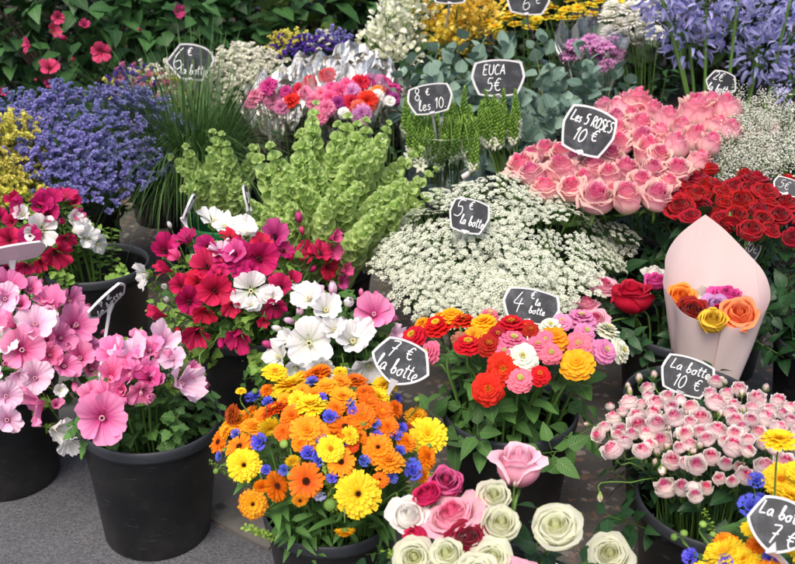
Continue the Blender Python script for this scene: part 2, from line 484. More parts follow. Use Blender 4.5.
def one_leaf(L, W, mats, bend=.3, fold=.2, kind='leaf', seed=0, wav=0.):
    rnd.seed(seed); mb = MB()
    mb.tube([(0, 0, -.2 * L), (0, 0, .02 * L)], L * .015, 4, 0, .5)
    if kind == 'lobed': mb.grid(lobed_fn(L, W, bend, seed), 6, 10, 1)
    else: mb.grid(leaf_fn(L, W, bend, fold, .6, wav, seed), 4, 9, 1)
    return mb.mesh('leaf', mats)

# ------------------------------------------------------------------ bulk sprigs
def statice(seed, mats, n=9, R=.06, Hh=.09):
    rnd.seed(seed); mb = MB(); k = 0
    for i in range(n):
        a = i * 2.4; q = math.sqrt((i + .5) / n); c = V((R * q * math.cos(a), R * q * math.sin(a), Hh * (1 - .45 * q * q) + rs(-.012, .012)))
        mb.tube(smooth_path([(0, 0, 0), (c.x * .4, c.y * .4, c.z * .6), tuple(c)], 3), .0012, 4, 1)
        d = V((math.cos(a) * rs(.2, 1), math.sin(a) * rs(.2, 1), .35)).normalized()
        sd = d.cross(V((0, 0, 1))).normalized()
        for j in range(17):
            t = j / 16; b = c + d * (t - .35) * .038 + sd * rs(-.008, .008) + V((0, 0, .012 * math.sin(t * 2.6) + rs(-.002, .003)))
            ax = V((rs(-.5, .5), rs(-.5, .5), 1)).normalized()
            def fn(s, t, ph=rs(0, 6)):
                an = (s + 1) * PI; r = .0012 + .0042 * t ** .8 * (1 + .18 * math.sin(an * 5 + ph)); return (r * math.cos(an), r * math.sin(an), .0065 * t)
            mb.grid(fn, 6, 2, k, 1., 0, frame(b, ax)); k += 1
    return mb.mesh('statice_flowers', mats)
def umbel(seed, mats, nU=27, nF=17):
    rnd.seed(seed); mb = MB(); k = 0
    for i in range(nU):
        q = math.sqrt((i + .5) / nU); a = i * 2.39996 + rs(-.1, .1)
        c = V((q * math.cos(a), q * math.sin(a), .30 * (1 - q * q) + rs(-.06, .07)))
        mb.tube([(0, 0, -.62), (c.x * .55, c.y * .55, -.28), (c.x, c.y, c.z - .10)], [.018, .012, .010], 3, 1)
        ur = .165 * rs(.75, 1.15)
        for j in range(nF):
            qq = math.sqrt((j + .5) / nF); b = j * 2.39996 + i
            p = c + V((ur * qq * math.cos(b), ur * qq * math.sin(b), .05 * (1 - qq * qq) + rs(-.015, .02)))
            if j % 4 == 0: mb.tube([(c.x, c.y, c.z - .10), p], .006, 3, 1)
            M = frame(p, V((rs(-.45, .45) + .3 * c.x, rs(-.45, .45) + .3 * c.y, 1)).normalized(), rs(0, 6)); r = rs(.044, .062); r2 = r * .45
            b0 = len(mb.v); mb.v.append(M @ V((0, 0, -.008))); mb.uv.append((k + .5, 0)); mb.ly.append((0, 0))
            for e in range(10):
                rr = r if e % 2 == 0 else r2; an = e * PI / 5
                mb.v.append(M @ V((rr * math.cos(an), rr * math.sin(an), .006 if e % 2 == 0 else 0.))); mb.uv.append((k + .5, 1)); mb.ly.append((1, 0))
            for e in range(10): mb.f.append((b0, b0 + 1 + e, b0 + 1 + (e + 1) % 10)); mb.m.append(0)
            k += 1
    return mb.mesh('umbel', mats, False)
ICO = None
def tinyball(mb, c, r, k, mat=0):
    """a small double star of petals"""
    b = len(mb.v)
    for (x, y, z) in ((1, 0, 0), (-1, 0, 0), (0, 1, 0), (0, -1, 0), (0, 0, 1), (0, 0, -1)):
        mb.v.append(c + V((x * r * rs(.7, 1.2), y * r * rs(.7, 1.2), z * r * .8))); mb.uv.append((k + .5, .5)); mb.ly.append((1, 0))
    for f in ((0, 2, 4), (2, 1, 4), (1, 3, 4), (3, 0, 4), (2, 0, 5), (1, 2, 5), (3, 1, 5), (0, 3, 5)):
        mb.f.append(tuple(b + i for i in f)); mb.m.append(mat)
def gyp(seed, mats, n=170):
    rnd.seed(seed); mb = MB(); k = 0
    mains = []
    mb.tube([(0, 0, 0), (.004, .002, .08), (0, 0, .16)], .0011, 4, 1)
    for i in range(13):
        z0 = rs(.02, .12); d = rdir(rs(.5, 1.6)); L = rs(.06, .12)
        p1 = V((0, 0, z0)) + d * L; mb.tube([(0, 0, z0), V((0, 0, z0)) + d * L * .5 + V((0, 0, .006)), p1], .0006, 3, 1); mains.append(p1)
    for i in range(n):
        m = rnd.choice(mains); p = m + V((rnd.gauss(0, .016), rnd.gauss(0, .016), rnd.gauss(.005, .013)))
        if i % 2 == 0: mb.tube([m - V((0, 0, .012)), p], .0004, 3, 1)
        for _ in range(2):
            tinyball(mb, p + V((rs(-.001, .001), rs(-.001, .001), rs(-.001, .001))), rs(.0022, .0036), k); 
        k += 1
    return mb.mesh('gypsophila_blossoms', mats, False)
def bells(seed, mats, Hh=.30):
    rnd.seed(seed); mb = MB(); k = 0; lean = (rs(-.08, .08), rs(-.08, .08))
    P = lambda t: V((lean[0] * t * t, lean[1] * t * t, Hh * t))
    mb.tube([P(i / 6) for i in range(7)], [.004, .004, .0035, .003, .0025, .002, .001], 6, 1)
    nw = 9
    for w in range(nw):
        t = .06 + .9 * (w / (nw - 1)) ** .95 + rs(-.015, .015); p = P(t); s_ = lerp(1., .22, max(0, (t - .35) / .65) ** 1.3)
        n = 6 if t < .9 else 4
        for i in range(n):
            a = 2 * PI * i / n + w * .52 + rs(-.2, .2)
            d = V((math.cos(a), math.sin(a), rs(.05, .6) + .5 * (t > .8))).normalized()
            r = .0245 * s_ * rs(.75, 1.18); l = .034 * s_
            def fn(s, t, r=r, l=l, ph=rs(0, 6)):
                an = (s + 1) * PI; rr = r * (.14 + .86 * math.sin(t * PI / 2) ** 1.2) * (1 + .05 * t * math.sin(an * 5 + ph)); return (rr * math.cos(an), rr * math.sin(an), l * t ** 1.3)
            M = frame(p + d * .004, d)
            mb.grid(fn, 9, 4, k, 1., 0, M); k += 1
            if s_ > .5: mb.ball(M @ V((0, 0, l * .35)), r * .28, 2, 0, 0, 5, 3)
            if i % 2 == 0:
                mb.grid(leaf_fn(.018 * s_ + .006, .007 * s_ + .002, .4), 2, 3, 80 + k, 0, 1, frame(p, V((d.x, d.y, -.1)), rs(-1, 1)))
    for i in range(7): mb.grid(leaf_fn(.014, .004, -.2), 2, 3, 90 + i, 0, 0, frame(P(.97), rdir(1.2)))
    return mb.mesh('green_bells', mats)
def orni(seed, mats, Hh=.095, fl=1):
    rnd.seed(seed); mb = MB(); k = 0
    n = 76
    for i in range(n):
        t = i / n; a = i * 2.39996; z = Hh * t; sh = math.sin(PI * clamp(.22 + .78 * t)) ** .8
        r = .0150 * sh * (1 - .45 * t); d = V((math.cos(a), math.sin(a), .9 + t * 1.2)).normalized(); s_ = lerp(1, .45, t)
        low = t < .16
        mb.ball(V((r * math.cos(a) * .75, r * math.sin(a) * .75, z)) + d * .003, (.0052 if not low else .006) * s_, 2 if t < .2 and rnd.random() < .75 else 0, k, t, 5, 4, orient(d).to_matrix().to_4x4(), 2.0); k += 1
    for i in range(fl):
        a = rs(0, 6.28); d = V((math.cos(a), math.sin(a), .3)).normalized()
        M = frame(V((d.x * .012, d.y * .012, rs(-.002, .012))), d, rs(0, 6), .024)
        for j in range(6):
            az = j * PI / 3
            def fn(s, t, az=az):
                x = t; y = s * .26 * math.sin(PI * clamp(.15 + .8 * t)); return (x * math.cos(az) - y * math.sin(az), x * math.sin(az) + y * math.cos(az), .35 * t - .3 * t * t)
            mb.grid(fn, 2, 3, 70, 0, 2, M)
        mb.ball(M @ V((0, 0, .1)), .004, 0, 71)
    return mb.mesh('flower_spike', mats)
def euca(seed, mats, Hh=.42):
    rnd.seed(seed); mb = MB(); pts = []; bx, by = rs(-.1, .1), rs(-.1, .1)
    for i in range(9): t = i / 8; pts.append(V((bx * t * t, by * t * t, Hh * t)))
    st = MB(); st.tube(pts, [lerp(.0032, .001, i / 8) for i in range(9)], 5)
    n = 12; k = 0
    for i in range(n):
        t = .12 + .88 * i / (n - 1); q = t * 8; i0 = min(7, int(q)); p = pts[i0].lerp(pts[i0 + 1], q - i0)
        for sgn in (0, PI):
            a = i * PI / 2 + sgn + rs(-.35, .35); up = rs(.0, .7) + (t > .9) * 1.0
            d = V((math.cos(a), math.sin(a), up)).normalized()
            l = lerp(.082, .040, t ** 2) * rs(.8, 1.15)
            mb.grid(leaf_fn(l, l * .46, rs(-.15, .35), rs(.05, .3), .82), 4, 6, k, 0, 0, frame(p + d * .003, d, rs(-.7, .7))); k += 1
    return mb.mesh('round_leaves', mats[0]), st.mesh('stem', mats[1])
def agap(seed, mats, n=19):
    rnd.seed(seed); mb = MB(); k = 0
    for i in range(n):
        z = 1 - 1.5 * (i + .5) / n; a = i * 2.39996; r = math.sqrt(max(0, 1 - z * z))
        d = V((r * math.cos(a), r * math.sin(a), z)); L = rs(.05, .075)
        dr = (d + V((0, 0, -.35))).normalized(); e = d * L
        mb.tube([(0, 0, 0), d * L * .6, e], .0011, 4, 1)
        if rnd.random() < .25: mb.tube([e, e + dr * .012, e + dr * .024], [.0015, .0042, .001], 6, 0, k, 1.)
        else: lily(mb, frame(e, dr, rs(0, 6)), k, .044, 0, .19, .85)
        k += 1
    return mb.mesh('agapanthus_umbel', mats)
def lilies(seed, mats, n=9, L=.045, R=.04, w=.26, sp=.42):
    rnd.seed(seed); mb = MB()
    for i in range(n):
        d = rdir(rs(.3, 1.6)); e = d * R * rs(.7, 1.1); mb.tube([(0, 0, -.03), e * .5, e], .0012, 4, 1)
        if rnd.random() < .2: mb.tube([e, e + d * .014, e + d * .03], [.002, .006, .002], 6, 0, i, 1.)
        else: lily(mb, frame(e, d, rs(0, 6)), i, L * rs(.8, 1.1), 0, w, sp)
    return mb.mesh('flower_cluster', mats)
# ------------------------------------------------------------------ materials of the flowers
G_STEM = leaf_mat('green_stem', '#4f7434', '#6a8d45', None, .1, .5)
G_DARK = leaf_mat('dark_leaf', '#1f3a1e', '#35562b', '#4c6e3c', .15, .4)
G_MID = leaf_mat('mid_leaf', '#3c6430', '#5b8844', '#7ba05c', .25, .5)
G_LIGHT = leaf_mat('light_leaf', '#6d9a3c', '#98bf5a', '#acca74', .3, .5)
G_LIME = leaf_mat('lime_leaf', '#7fa63a', '#a9c65a', None, .35, .5)
G_ROSE = leaf_mat('rose_leaf', '#1c3a22', '#2f5230', '#41663c', .12, .35)
G_BELL = leaf_mat('bell_green', '#bdd880', '#daecac', None, .5, .5, .10)
G_ORNI = leaf_mat('bud_green', '#5c8a30', '#93b856', None, .2, .45)
G_EUCA = leaf_mat('eucalyptus_leaf', '#567568', '#86a092', '#98ae9e', .15, .55, .15, .25)
G_EUST = leaf_mat('eucalyptus_stem', '#7d8a62', '#8f8f66', None, .0, .6)
G_GRASS = leaf_mat('grass_blade', '#35592a', '#62844a', None, .2, .45, .25)
G_CAL = leaf_mat('calyx_green', '#6b9440', '#94b85c', None, .25, .5)
WOODY = plain('woody_stem', '#3b3226', .8)
CREAMW = plain('white_bud', '#e8ecd8', .6, .06, 80, .25)

M_PINK = petal_mat('pink_mallow_petal', '#e455a0', '#f79ccb', vein='#a8267a', vs=.8, vfreq=30, vfade=.72, heart='#6d1145', heart_end=.14, trans=.32, hue=.012, var=.08)
M_PALE = petal_mat('pale_mallow_petal', '#e8a8d2', '#f6d8ec', vein='#b5649a', vs=.5, vfreq=30, vfade=.6, heart='#8d3a72', heart_end=.10, trans=.32)
M_HOT = petal_mat('hot_pink_petal', '#e04a94', '#f48cc0', vein='#b01d57', vs=.6, vfreq=30, vfade=.8, trans=.32)
M_WHITE = petal_mat('white_mallow_petal', '#eceee4', '#f3f2f4', vein='#d9dcd6', vs=.6, vfreq=26, heart='#d5e0b0', heart_end=.16, trans=.32, var=.03, pvar=.03, hue=0)
M_CRIM = petal_mat('crimson_mallow_petal', '#a80f48', '#cf2468', vein='#5c0524', vs=.8, vfreq=26, vfade=.9, heart='#3d0418', heart_end=.14, trans=.28, hue=.02, var=.14)
M_MAG = petal_mat('magenta_mallow_petal', '#c22a72', '#e05a9a', vein='#7a0d40', vs=.7, vfreq=26, trans=.3, hue=.015)
M_COL = plain('stamen_pink', '#e9b8c8', .6); M_COLD = plain('stamen_dark', '#5a1733', .6); M_COLW = plain('stamen_cream', '#eae3b4', .6)
MG_OR = petal_mat('orange_marigold_petal', '#e8660a', '#f58a14', trans=.25, inner='#d94a06', inner_end=.35, var=.10, hue=.010, vein='#c94c06', vs=.35, vfreq=7)
MG_RED = petal_mat('red_orange_marigold_petal', '#cf4206', '#ea6a10', trans=.25, var=.1, hue=.01)
MG_AM = petal_mat('amber_marigold_petal', '#f08c12', '#f9a724', trans=.25, var=.08, hue=.008)
MG_YE = petal_mat('yellow_marigold_petal', '#f2b90e', '#f8d92c', trans=.25, var=.05, hue=.006, vein='#dfa008', vs=.35, vfreq=7)
MG_YR = petal_mat('red_tipped_yellow_petal', '#efae10', '#efb416', edge='#b9480c', edge0=.88, trans=.25)
MG_MA = petal_mat('maroon_marigold_petal', '#7e1d08', '#a83a10', trans=.2)
C_BRN = petal_mat('brown_centre', '#4a1d0a', '#6b2c0c', inner='#2a0f06', rough=.8, trans=0); C_ORA = petal_mat('orange_centre', '#d97a0c', '#f0a01c', trans=0, rough=.7); C_YEL = petal_mat('yellow_centre', '#c99016', '#f0cb34', inner='#7a3a16', inner_end=.45, trans=0, rough=.7)
C_GRN = petal_mat('green_yellow_centre', '#aeb24a', '#dbd67a', trans=0, rough=.7)
CORN = petal_mat('cornflower_petal', '#4a4ecb', '#6a74ea', trans=.25, var=.12, hue=.012); CORNP = petal_mat('pale_cornflower_petal', '#a9abd8', '#c5c8e6', trans=.25)
Z_RED = petal_mat('red_zinnia_petal', '#b80d0c', '#d41a14', trans=.2, var=.1, hue=.008, rough=.7); Z_DRK = petal_mat('dark_red_zinnia_petal', '#8e0a12', '#a90f1a', trans=.2, rough=.7)
Z_ORA = petal_mat('orange_zinnia_petal', '#ef8a0a', '#f7a418', trans=.22); Z_PNK = petal_mat('pink_zinnia_petal', '#e2567c', '#ee7a99', trans=.25)
Z_LIL = petal_mat('lilac_pink_zinnia_petal', '#e06da4', '#eb93bf', trans=.25); Z_WHT = petal_mat('white_zinnia_petal', '#dfe5c4', '#eef0de', trans=.25, var=.04); Z_SAL = petal_mat('faded_salmon_petal', '#b9705e', '#cf8d74', trans=.2)
R_PNK = petal_mat('pink_rose_petal', '#f9e2d2', '#fab9ce', back='#f3eacb', backtip='#f7dccb', inner='#f26ea4', inner_end=.9, edge='#fbc8d4', edge0=.93, trans=.50, hue=.008, var=.07)
R_RED = petal_mat('red_rose_petal', '#aa0818', '#bc0a22', back='#980a1a', backtip='#b00c20', trans=.3, hue=.006, var=.12, rough=.7, sheen=.15)
R_CRM = petal_mat('cream_rose_petal', '#f1f3d8', '#f6f6e8', back='#eef1d6', backtip='#f5f5e8', inner='#f4f5d2', inner_end=.7, trans=.6, var=.03, pvar=.04, hue=.004, edge='#e9efc8', edge0=.93)
R_WHT = petal_mat('white_rose_petal', '#f1efe6', '#f6f4f0', trans=.42, var=.02, pvar=.03, hue=0); R_LPK = petal_mat('light_pink_rose_petal', '#f2a9c8', '#f6c2d8', back='#f1b6d0', backtip='#f5c8db', trans=.4, edge='#f7d3e0', edge0=.9)
R_MPK = petal_mat('two_tone_rose_petal', '#f288ac', '#f7b2c9', back='#f3d2d8', backtip='#f6bccf', inner='#ee6a98', inner_end=.8, trans=.4)
R_MAG = petal_mat('magenta_rose_petal', '#c01a5e', '#d4387a', back='#b52a66', backtip='#d25a92', trans=.25, vein='#e79abf', vs=.5, vfreq=10, vfade=1.1); R_DRD = petal_mat('dark_red_rose_petal', '#7c0718', '#930b20', trans=.2, sheen=.1); R_HOT = petal_mat('crimson_pink_rose_petal', '#bd1150', '#cf2a66', trans=.25)
R_BRT = petal_mat('bright_red_rose_petal', '#b30a22', '#c6142c', back='#b01236', backtip='#c01c30', trans=.25, hue=.004)
R_ORA = petal_mat('orange_rose_petal', '#f2801c', '#f79c46', trans=.4); R_COR = petal_mat('coral_rose_petal', '#f06a3c', '#f58f68', trans=.4); R_YEL = petal_mat('yellow_rose_petal', '#f0c21c', '#f7d94a', trans=.4); R_LIL = petal_mat('lilac_rose_petal', '#b97cc0', '#cf9fd2', trans=.4); R_FUC = petal_mat('fuchsia_rose_petal', '#d92a92', '#e65aac', trans=.4)
R_SPR = petal_mat('spray_rose_petal', '#fbe6ec', '#fdf2f2', back='#fbf6ee', backtip='#fdf3f1', inner='#f2529a', inner_end=.85, edge='#fdf3f0', edge0=.80, trans=.55, var=.06, hue=.008); R_SPP = petal_mat('pale_spray_rose_petal', '#fae6ea', '#fbf3ee', back='#f8f4e6', backtip='#fbf2ec', inner='#f46ea8', inner_end=.75, trans=.55)
S_PUR = petal_mat('violet_statice_petal', '#706db4', '#9a9bd0', trans=.25, var=.16, pvar=.2, hue=.02); S_DPU = petal_mat('deep_purple_statice_petal', '#4b2f93', '#6446ac', trans=.2); S_YEL = petal_mat('yellow_statice_petal', '#c8c048', '#e6e07c', trans=.2, pvar=.15); S_WHT = petal_mat('white_statice_petal', '#dcdfce', '#eceade', trans=.2); S_PNK = petal_mat('pink_statice_petal', '#c93f8a', '#e08fb9', trans=.2)
W_LACE = petal_mat('white_lace_floret', '#c8d2b2', '#e3e6da', trans=.2, var=.05, pvar=.10, hue=0); W_GYP = petal_mat('gypsophila_floret', '#eeeee6', '#f4f4ee', trans=.2, pvar=.1, hue=0)
CARN = {n: petal_mat(n + '_carnation_petal', a, b, trans=.25) for n, a, b in (('magenta', '#b81a6c', '#d84a94'), ('red', '#c3121e', '#dd2a30'), ('coral', '#e2504a', '#ef7a6a'), ('pink', '#e0588c', '#f08fb0'), ('hot', '#e23d7e', '#ee6a9e'), ('lilac', '#b85aa8', '#d493c4'), ('orange', '#e8702a', '#f2954c'), ('white', '#e9e6e0', '#f2f0ec'), ('purple', '#8a1a6e', '#a83a8a'))}
CARN['speckled'] = petal_mat('speckled_carnation_petal', '#c22d77', '#e58fb5', vein='#8e0f4c', vs=.8, vfreq=12, vfade=1.1, trans=.25)
AGA = petal_mat('agapanthus_petal', '#999bd2', '#b8b7e4', vein='#5c5fb0', vs=.55, vfreq=5, vfade=1.1, trans=.25, hue=.01); LIL_W = petal_mat('white_freesia_petal', '#dfe3c2', '#f0efe2', trans=.25); LIL_Y = petal_mat('yellow_alstroemeria_petal', '#f0cc3c', '#f8e276', vein='#b87a14', vs=.15, trans=.25); CH_Y = petal_mat('yellow_chrysanthemum_petal', '#dfbf10', '#ecd636', trans=.25); CH_W = petal_mat('white_chrysanthemum_petal', '#e6e6d4', '#f6f5ee', trans=.25); MAND = petal_mat('mandevilla_petal', '#a81f50', '#cc4478', heart='#c98a1c', heart_end=.1, trans=.25)

# ------------------------------------------------------------------ the kinds of flower: (thing name, part, meshes, sub-parts, look)
KIND = {}
def kind(code, name, part, meshes, subs, look): KIND[code] = (name, part, meshes, subs, look)
cP, cD, cW = mallow_column(M_COL), mallow_column(M_COLD), mallow_column(M_COLW); CAL = mallow_calyx(G_CAL)
def mset(m, s0, sp=.76, wb=.8):
    return [mallow(s0, [m], sp, wb, 1.05, .12), mallow(s0 + 1, [m], sp, wb, 1.25, .42, .07), mallow(s0 + 2, [m], sp, wb, 1.35, .75, .10), mallow(s0 + 3, [m], sp, wb, 1.15, .25, .12)]
def cups(m, s0): return [mallow(s0 + 5, [m], .78, .85, 1.45, 1.0, .06), mallow(s0 + 6, [m], .8, .85, 1.5, 1.15, .09)]
for code, m, look, c, s0 in (('p', M_PINK, 'bright pink mallow', cP, 10), ('pp', M_PALE, 'pale pink mallow', cP, 20), ('h', M_HOT, 'hot pink mallow', cP, 30), ('w', M_WHITE, 'white mallow', cW, 40), ('m', M_MAG, 'magenta mallow', cD, 50)):
    kind(code, 'mallow_flower', 'blossom', mset(m, s0), [('stamen', c), ('calyx', CAL)], look)
    kind(code + 'k', 'mallow_flower', 'blossom', cups(m, s0), [('calyx', CAL)], 'cup-shaped ' + look)
    kind(code + 'b', 'mallow_bud', 'bud', [mallow_bud(s0 + 8, [m, G_CAL])], [], 'furled bud of ' + look)
kind('c', 'mallow_flower', 'blossom', mset(M_CRIM, 60, .74, .62), [('stamen', cD), ('calyx', CAL)], 'crimson mallow')
kind('ck', 'mallow_flower', 'blossom', cups(M_CRIM, 60), [('calyx', CAL)], 'cup-shaped crimson mallow')
kind('cb', 'mallow_bud', 'bud', [mallow_bud(68, [M_CRIM, G_CAL])], [], 'furled bud of crimson mallow')
kind('v', 'mallow_flower', 'blossom', [mallow(71, [M_WHITE], .64, .35, 1.1, .15), mallow(72, [M_WHITE], .62, .35, 1.2, .35)], [('stamen', cW), ('calyx', CAL)], 'white mallow with separate petals')
CUP = calyx_cup(.3, G_CAL)
dB, dO, dBs = disc(.20, .10, C_BRN, 60, .05), disc(.22, .13, C_ORA, 70, .06), disc(.26, .12, C_BRN, 80, .05)
for code, m, look, s0 in (('o', MG_OR, 'orange marigold', 100), ('a', MG_AM, 'amber marigold', 110), ('r', MG_RED, 'red-orange marigold', 120), ('y', MG_YE, 'yellow marigold', 130), ('x', MG_YR, 'yellow marigold with rusty petal tips', 140), ('k', MG_MA, 'maroon marigold', 150)):
    kind(code, 'marigold', 'petals', [marigold(s0, m, 1), marigold(s0 + 1, m, 2)], [('centre', dO), ('calyx', CUP)], look)
    kind(code + 'd', 'marigold', 'petals', [marigold(s0 + 2, m, 1 if code in 'yx' else 0), marigold(s0 + 3, m, 1)], [('centre', dB), ('calyx', CUP)], 'dark-centred ' + look)
kind('q', 'cornflower', 'petals', [cornflower(160, [CORN, G_MID]), cornflower(161, [CORN, G_MID])], [], 'blue cornflower'); kind('ql', 'cornflower', 'petals', [cornflower(162, [CORNP, G_MID])], [], 'pale lavender cornflower')
gb = MB(); gb.ball((0, 0, 0), 1, 0, 0, 0, 10, 7, None, .8); sepals(gb, .3, .3, .6, 9, 0, -1.2, .12, -.6); GBUD = gb.mesh('green_bud', G_CAL)
kind('g', 'marigold_bud', 'bud', [GBUD], [], 'closed green marigold bud'); kind('yb', 'marigold_bud', 'petals', [marigold(170, MG_YE, 2)], [('calyx', CUP)], 'half-open yellow marigold bud')
zY, zO, zG = disc(.26, .34, C_YEL, 60, .07, .10), disc(.2, .36, C_ORA, 50, .06, .08), disc(.2, .40, C_GRN, 50, .06, .08)
for code, m, look, cc, s0 in (('zr', Z_RED, 'red zinnia', zY, 200), ('zd', Z_DRK, 'dark red zinnia', zY, 205), ('zo', Z_ORA, 'orange zinnia', zO, 210), ('zp', Z_PNK, 'pink zinnia', zG, 215), ('zl', Z_LIL, 'lilac-pink zinnia', zG, 220), ('zw', Z_WHT, 'white zinnia', zG, 225), ('zs', Z_SAL, 'faded salmon zinnia', zO, 230)):
    kind(code, 'zinnia', 'petals', [zinnia(s0, m, 0), zinnia(s0 + 1, m, 1), zinnia(s0 + 2, m, 1)], [('centre', cc)], look)
def rset(m, s0, leafm=G_STEM, **k): return [rose(s0 + i, [m, leafm], **dict(k, op=k['op'] * (1., .45, 1.3, .8, .3)[i], body=(.84, .74, .86, .82, .70)[i])) for i in range(5)]
def rk(code, m, look, s0, **k):
    a_ = dict(k); a_.update(op=max(.15, k.get('op', 1.) - .35), layers=k.get('layers', 6) - 1, body=.74, tall=k.get('tall', 1.) * 1.08); b_ = dict(k); b_.update(op=k.get('op', 1.) * 1.12, tall=k.get('tall', 1.) * .92)
    kind(code, 'rose', 'blossom', [rose(s0, [m, G_STEM], **k), rose(s0 + 1, [m, G_STEM], **a_), rose(s0 + 2, [m, G_STEM], **b_), rose(s0 + 3, [m, G_STEM], **k), rose(s0 + 4, [m, G_STEM], **a_)], [], look)
rk('RP', R_PNK, 'cream-backed pink rose', 300, layers=6, op=.55, tall=1.32, flare=.12, pinch=.12, ruf=.05, lip=.13, body=.82)
rk('RR', R_RED, 'red rose', 310, layers=6, op=.9, tall=.9, flare=.12)
rk('RC', R_CRM, 'greenish white rose', 320, layers=6, op=.85, tall=.95, flare=.14, pinch=.08, lip=.12)
rk('RW', R_WHT, 'white rose', 330, layers=5, op=1., flare=.25); rk('RL', R_LPK, 'light pink rose', 340, layers=4, op=.25, tall=1.15, flare=.3, pinch=.16, lip=.16, dome=.3)
rk('RM', R_MPK, 'two-tone pink rose', 350, layers=7, op=1.1, tall=.8, flare=.26); rk('RG', R_MAG, 'streaked magenta rose', 360, layers=5, op=.4, tall=1.1, lip=.14)
rk('RD', R_DRD, 'dark red rose', 370, layers=6, op=.9, tall=.9); rk('RH', R_HOT, 'crimson-pink rose', 380, layers=5, op=.6); rk('RB', R_BRT, 'bright red rose', 390, layers=4, op=.25, tall=1.15, flare=.35, pinch=.16, lip=.16, dome=.3)
for code, m, look, s0 in (('RO', R_ORA, 'orange rose', 400), ('RK', R_COR, 'coral rose', 410), ('RY', R_YEL, 'yellow rose', 420), ('RV', R_LIL, 'lilac rose', 430), ('RF', R_FUC, 'fuchsia rose', 440)): rk(code, m, look, s0, layers=5, op=.75, flare=.2, tall=.98, lip=.14)
kind('s', 'spray_rose', 'blossom', rset(R_SPR, 450, layers=5, op=.55, tall=1.12, flare=.08, nu=6, nv=7, pinch=.07, ruf=.04, lip=.09), [], 'small pink-hearted spray rose')
kind('sp', 'spray_rose', 'blossom', rset(R_SPP, 460, layers=4, op=.5, tall=1.15, flare=.12, nu=6, nv=7, pinch=.09, ruf=.05), [], 'small pale spray rose')
kind('sb', 'spray_rose_bud', 'bud', [rose_bud(470, [R_SPP, G_CAL]), rose_bud(471, [R_SPP, G_CAL], .5)], [], 'closed green spray rose bud')
for n_ in CARN: kind('C' + n_, 'carnation', 'petals', [carnation(500 + len(n_) * 3, [CARN[n_], G_MID]), carnation(501 + len(n_) * 3, [CARN[n_], G_MID])], [], n_.replace('hot', 'hot pink') + ' carnation')
def pom(m, s0):
    R = [(18, .98, .11, -.1, -.3, -.05, .04, 1.), (18, .95, .11, .2, .1, 0, .04, .9), (16, .9, .11, .5, .4, .04, .04, .8), (14, .82, .10, .8, .8, .06, .04, .6), (11, .72, .10, 1.1, 1.2, .08, .03, .4), (7, .6, .09, 1.4, 1.5, .08, .02, .2)]
    return rayed(s0, R).mesh('chrysanthemum_petals', m)
kind('Y', 'chrysanthemum', 'petals', [rayed(520, [(14, .98, .16, .1, -.2, 0, .05, 1.), (13, .85, .15, .35, .1, .06, .05, .8)]).mesh('chrysanthemum_petals', CH_Y)], [('centre', dO)], 'yellow chrysanthemum'); kind('W', 'chrysanthemum', 'petals', [pom(CH_W, 525), pom(CH_W, 526)], [], 'white chrysanthemum')
kind('F', 'freesia_cluster', 'blossoms', [lilies(530, [LIL_W, G_MID]), lilies(531, [LIL_W, G_MID])], [], 'white freesia cluster'); kind('A', 'alstroemeria_cluster', 'blossoms', [lilies(532, [LIL_Y, G_MID], 8), lilies(533, [LIL_Y, G_MID], 8)], [], 'golden alstroemeria cluster'); kind('G', 'agapanthus', 'umbel', [agap(540, [AGA, G_MID]), agap(541, [AGA, G_MID]), agap(542, [AGA, G_MID])], [], 'lavender blue agapanthus umbel')
ST = {}
for code, m, look in (('Sv', S_PUR, 'violet statice sprig'), ('Sd', S_DPU, 'deep purple statice sprig'), ('Sy', S_YEL, 'yellow statice sprig'), ('Sw', S_WHT, 'white statice sprig'), ('Sk', S_PNK, 'pink statice sprig')):
    kind(code, 'statice_sprig', 'blossoms', [statice(550 + i, [m, G_MID]) for i in range(3)], [], look)
kind('U', 'lace_flower', 'umbel', [umbel(560 + i, [W_LACE, G_STEM]) for i in range(4)], [], 'white lace flower umbel')
kind('Y0', 'gypsophila_spray', 'blossoms', [gyp(570 + i, [W_GYP, G_STEM]) for i in range(4)], [], 'white gypsophila spray')
kind('B', 'bells_of_ireland', 'bells', [bells(580 + i, [G_BELL, G_LIGHT, CREAMW]) for i in range(4)], [], 'green bells of Ireland spike')
kind('O', 'star_of_bethlehem', 'flower_spike', [orni(590, [G_ORNI, G_MID, CREAMW], .125, 0), orni(591, [G_ORNI, G_MID, CREAMW], .135, 1), orni(592, [G_ORNI, G_MID, CREAMW], .12, 1)], [], 'budded star of Bethlehem spike')

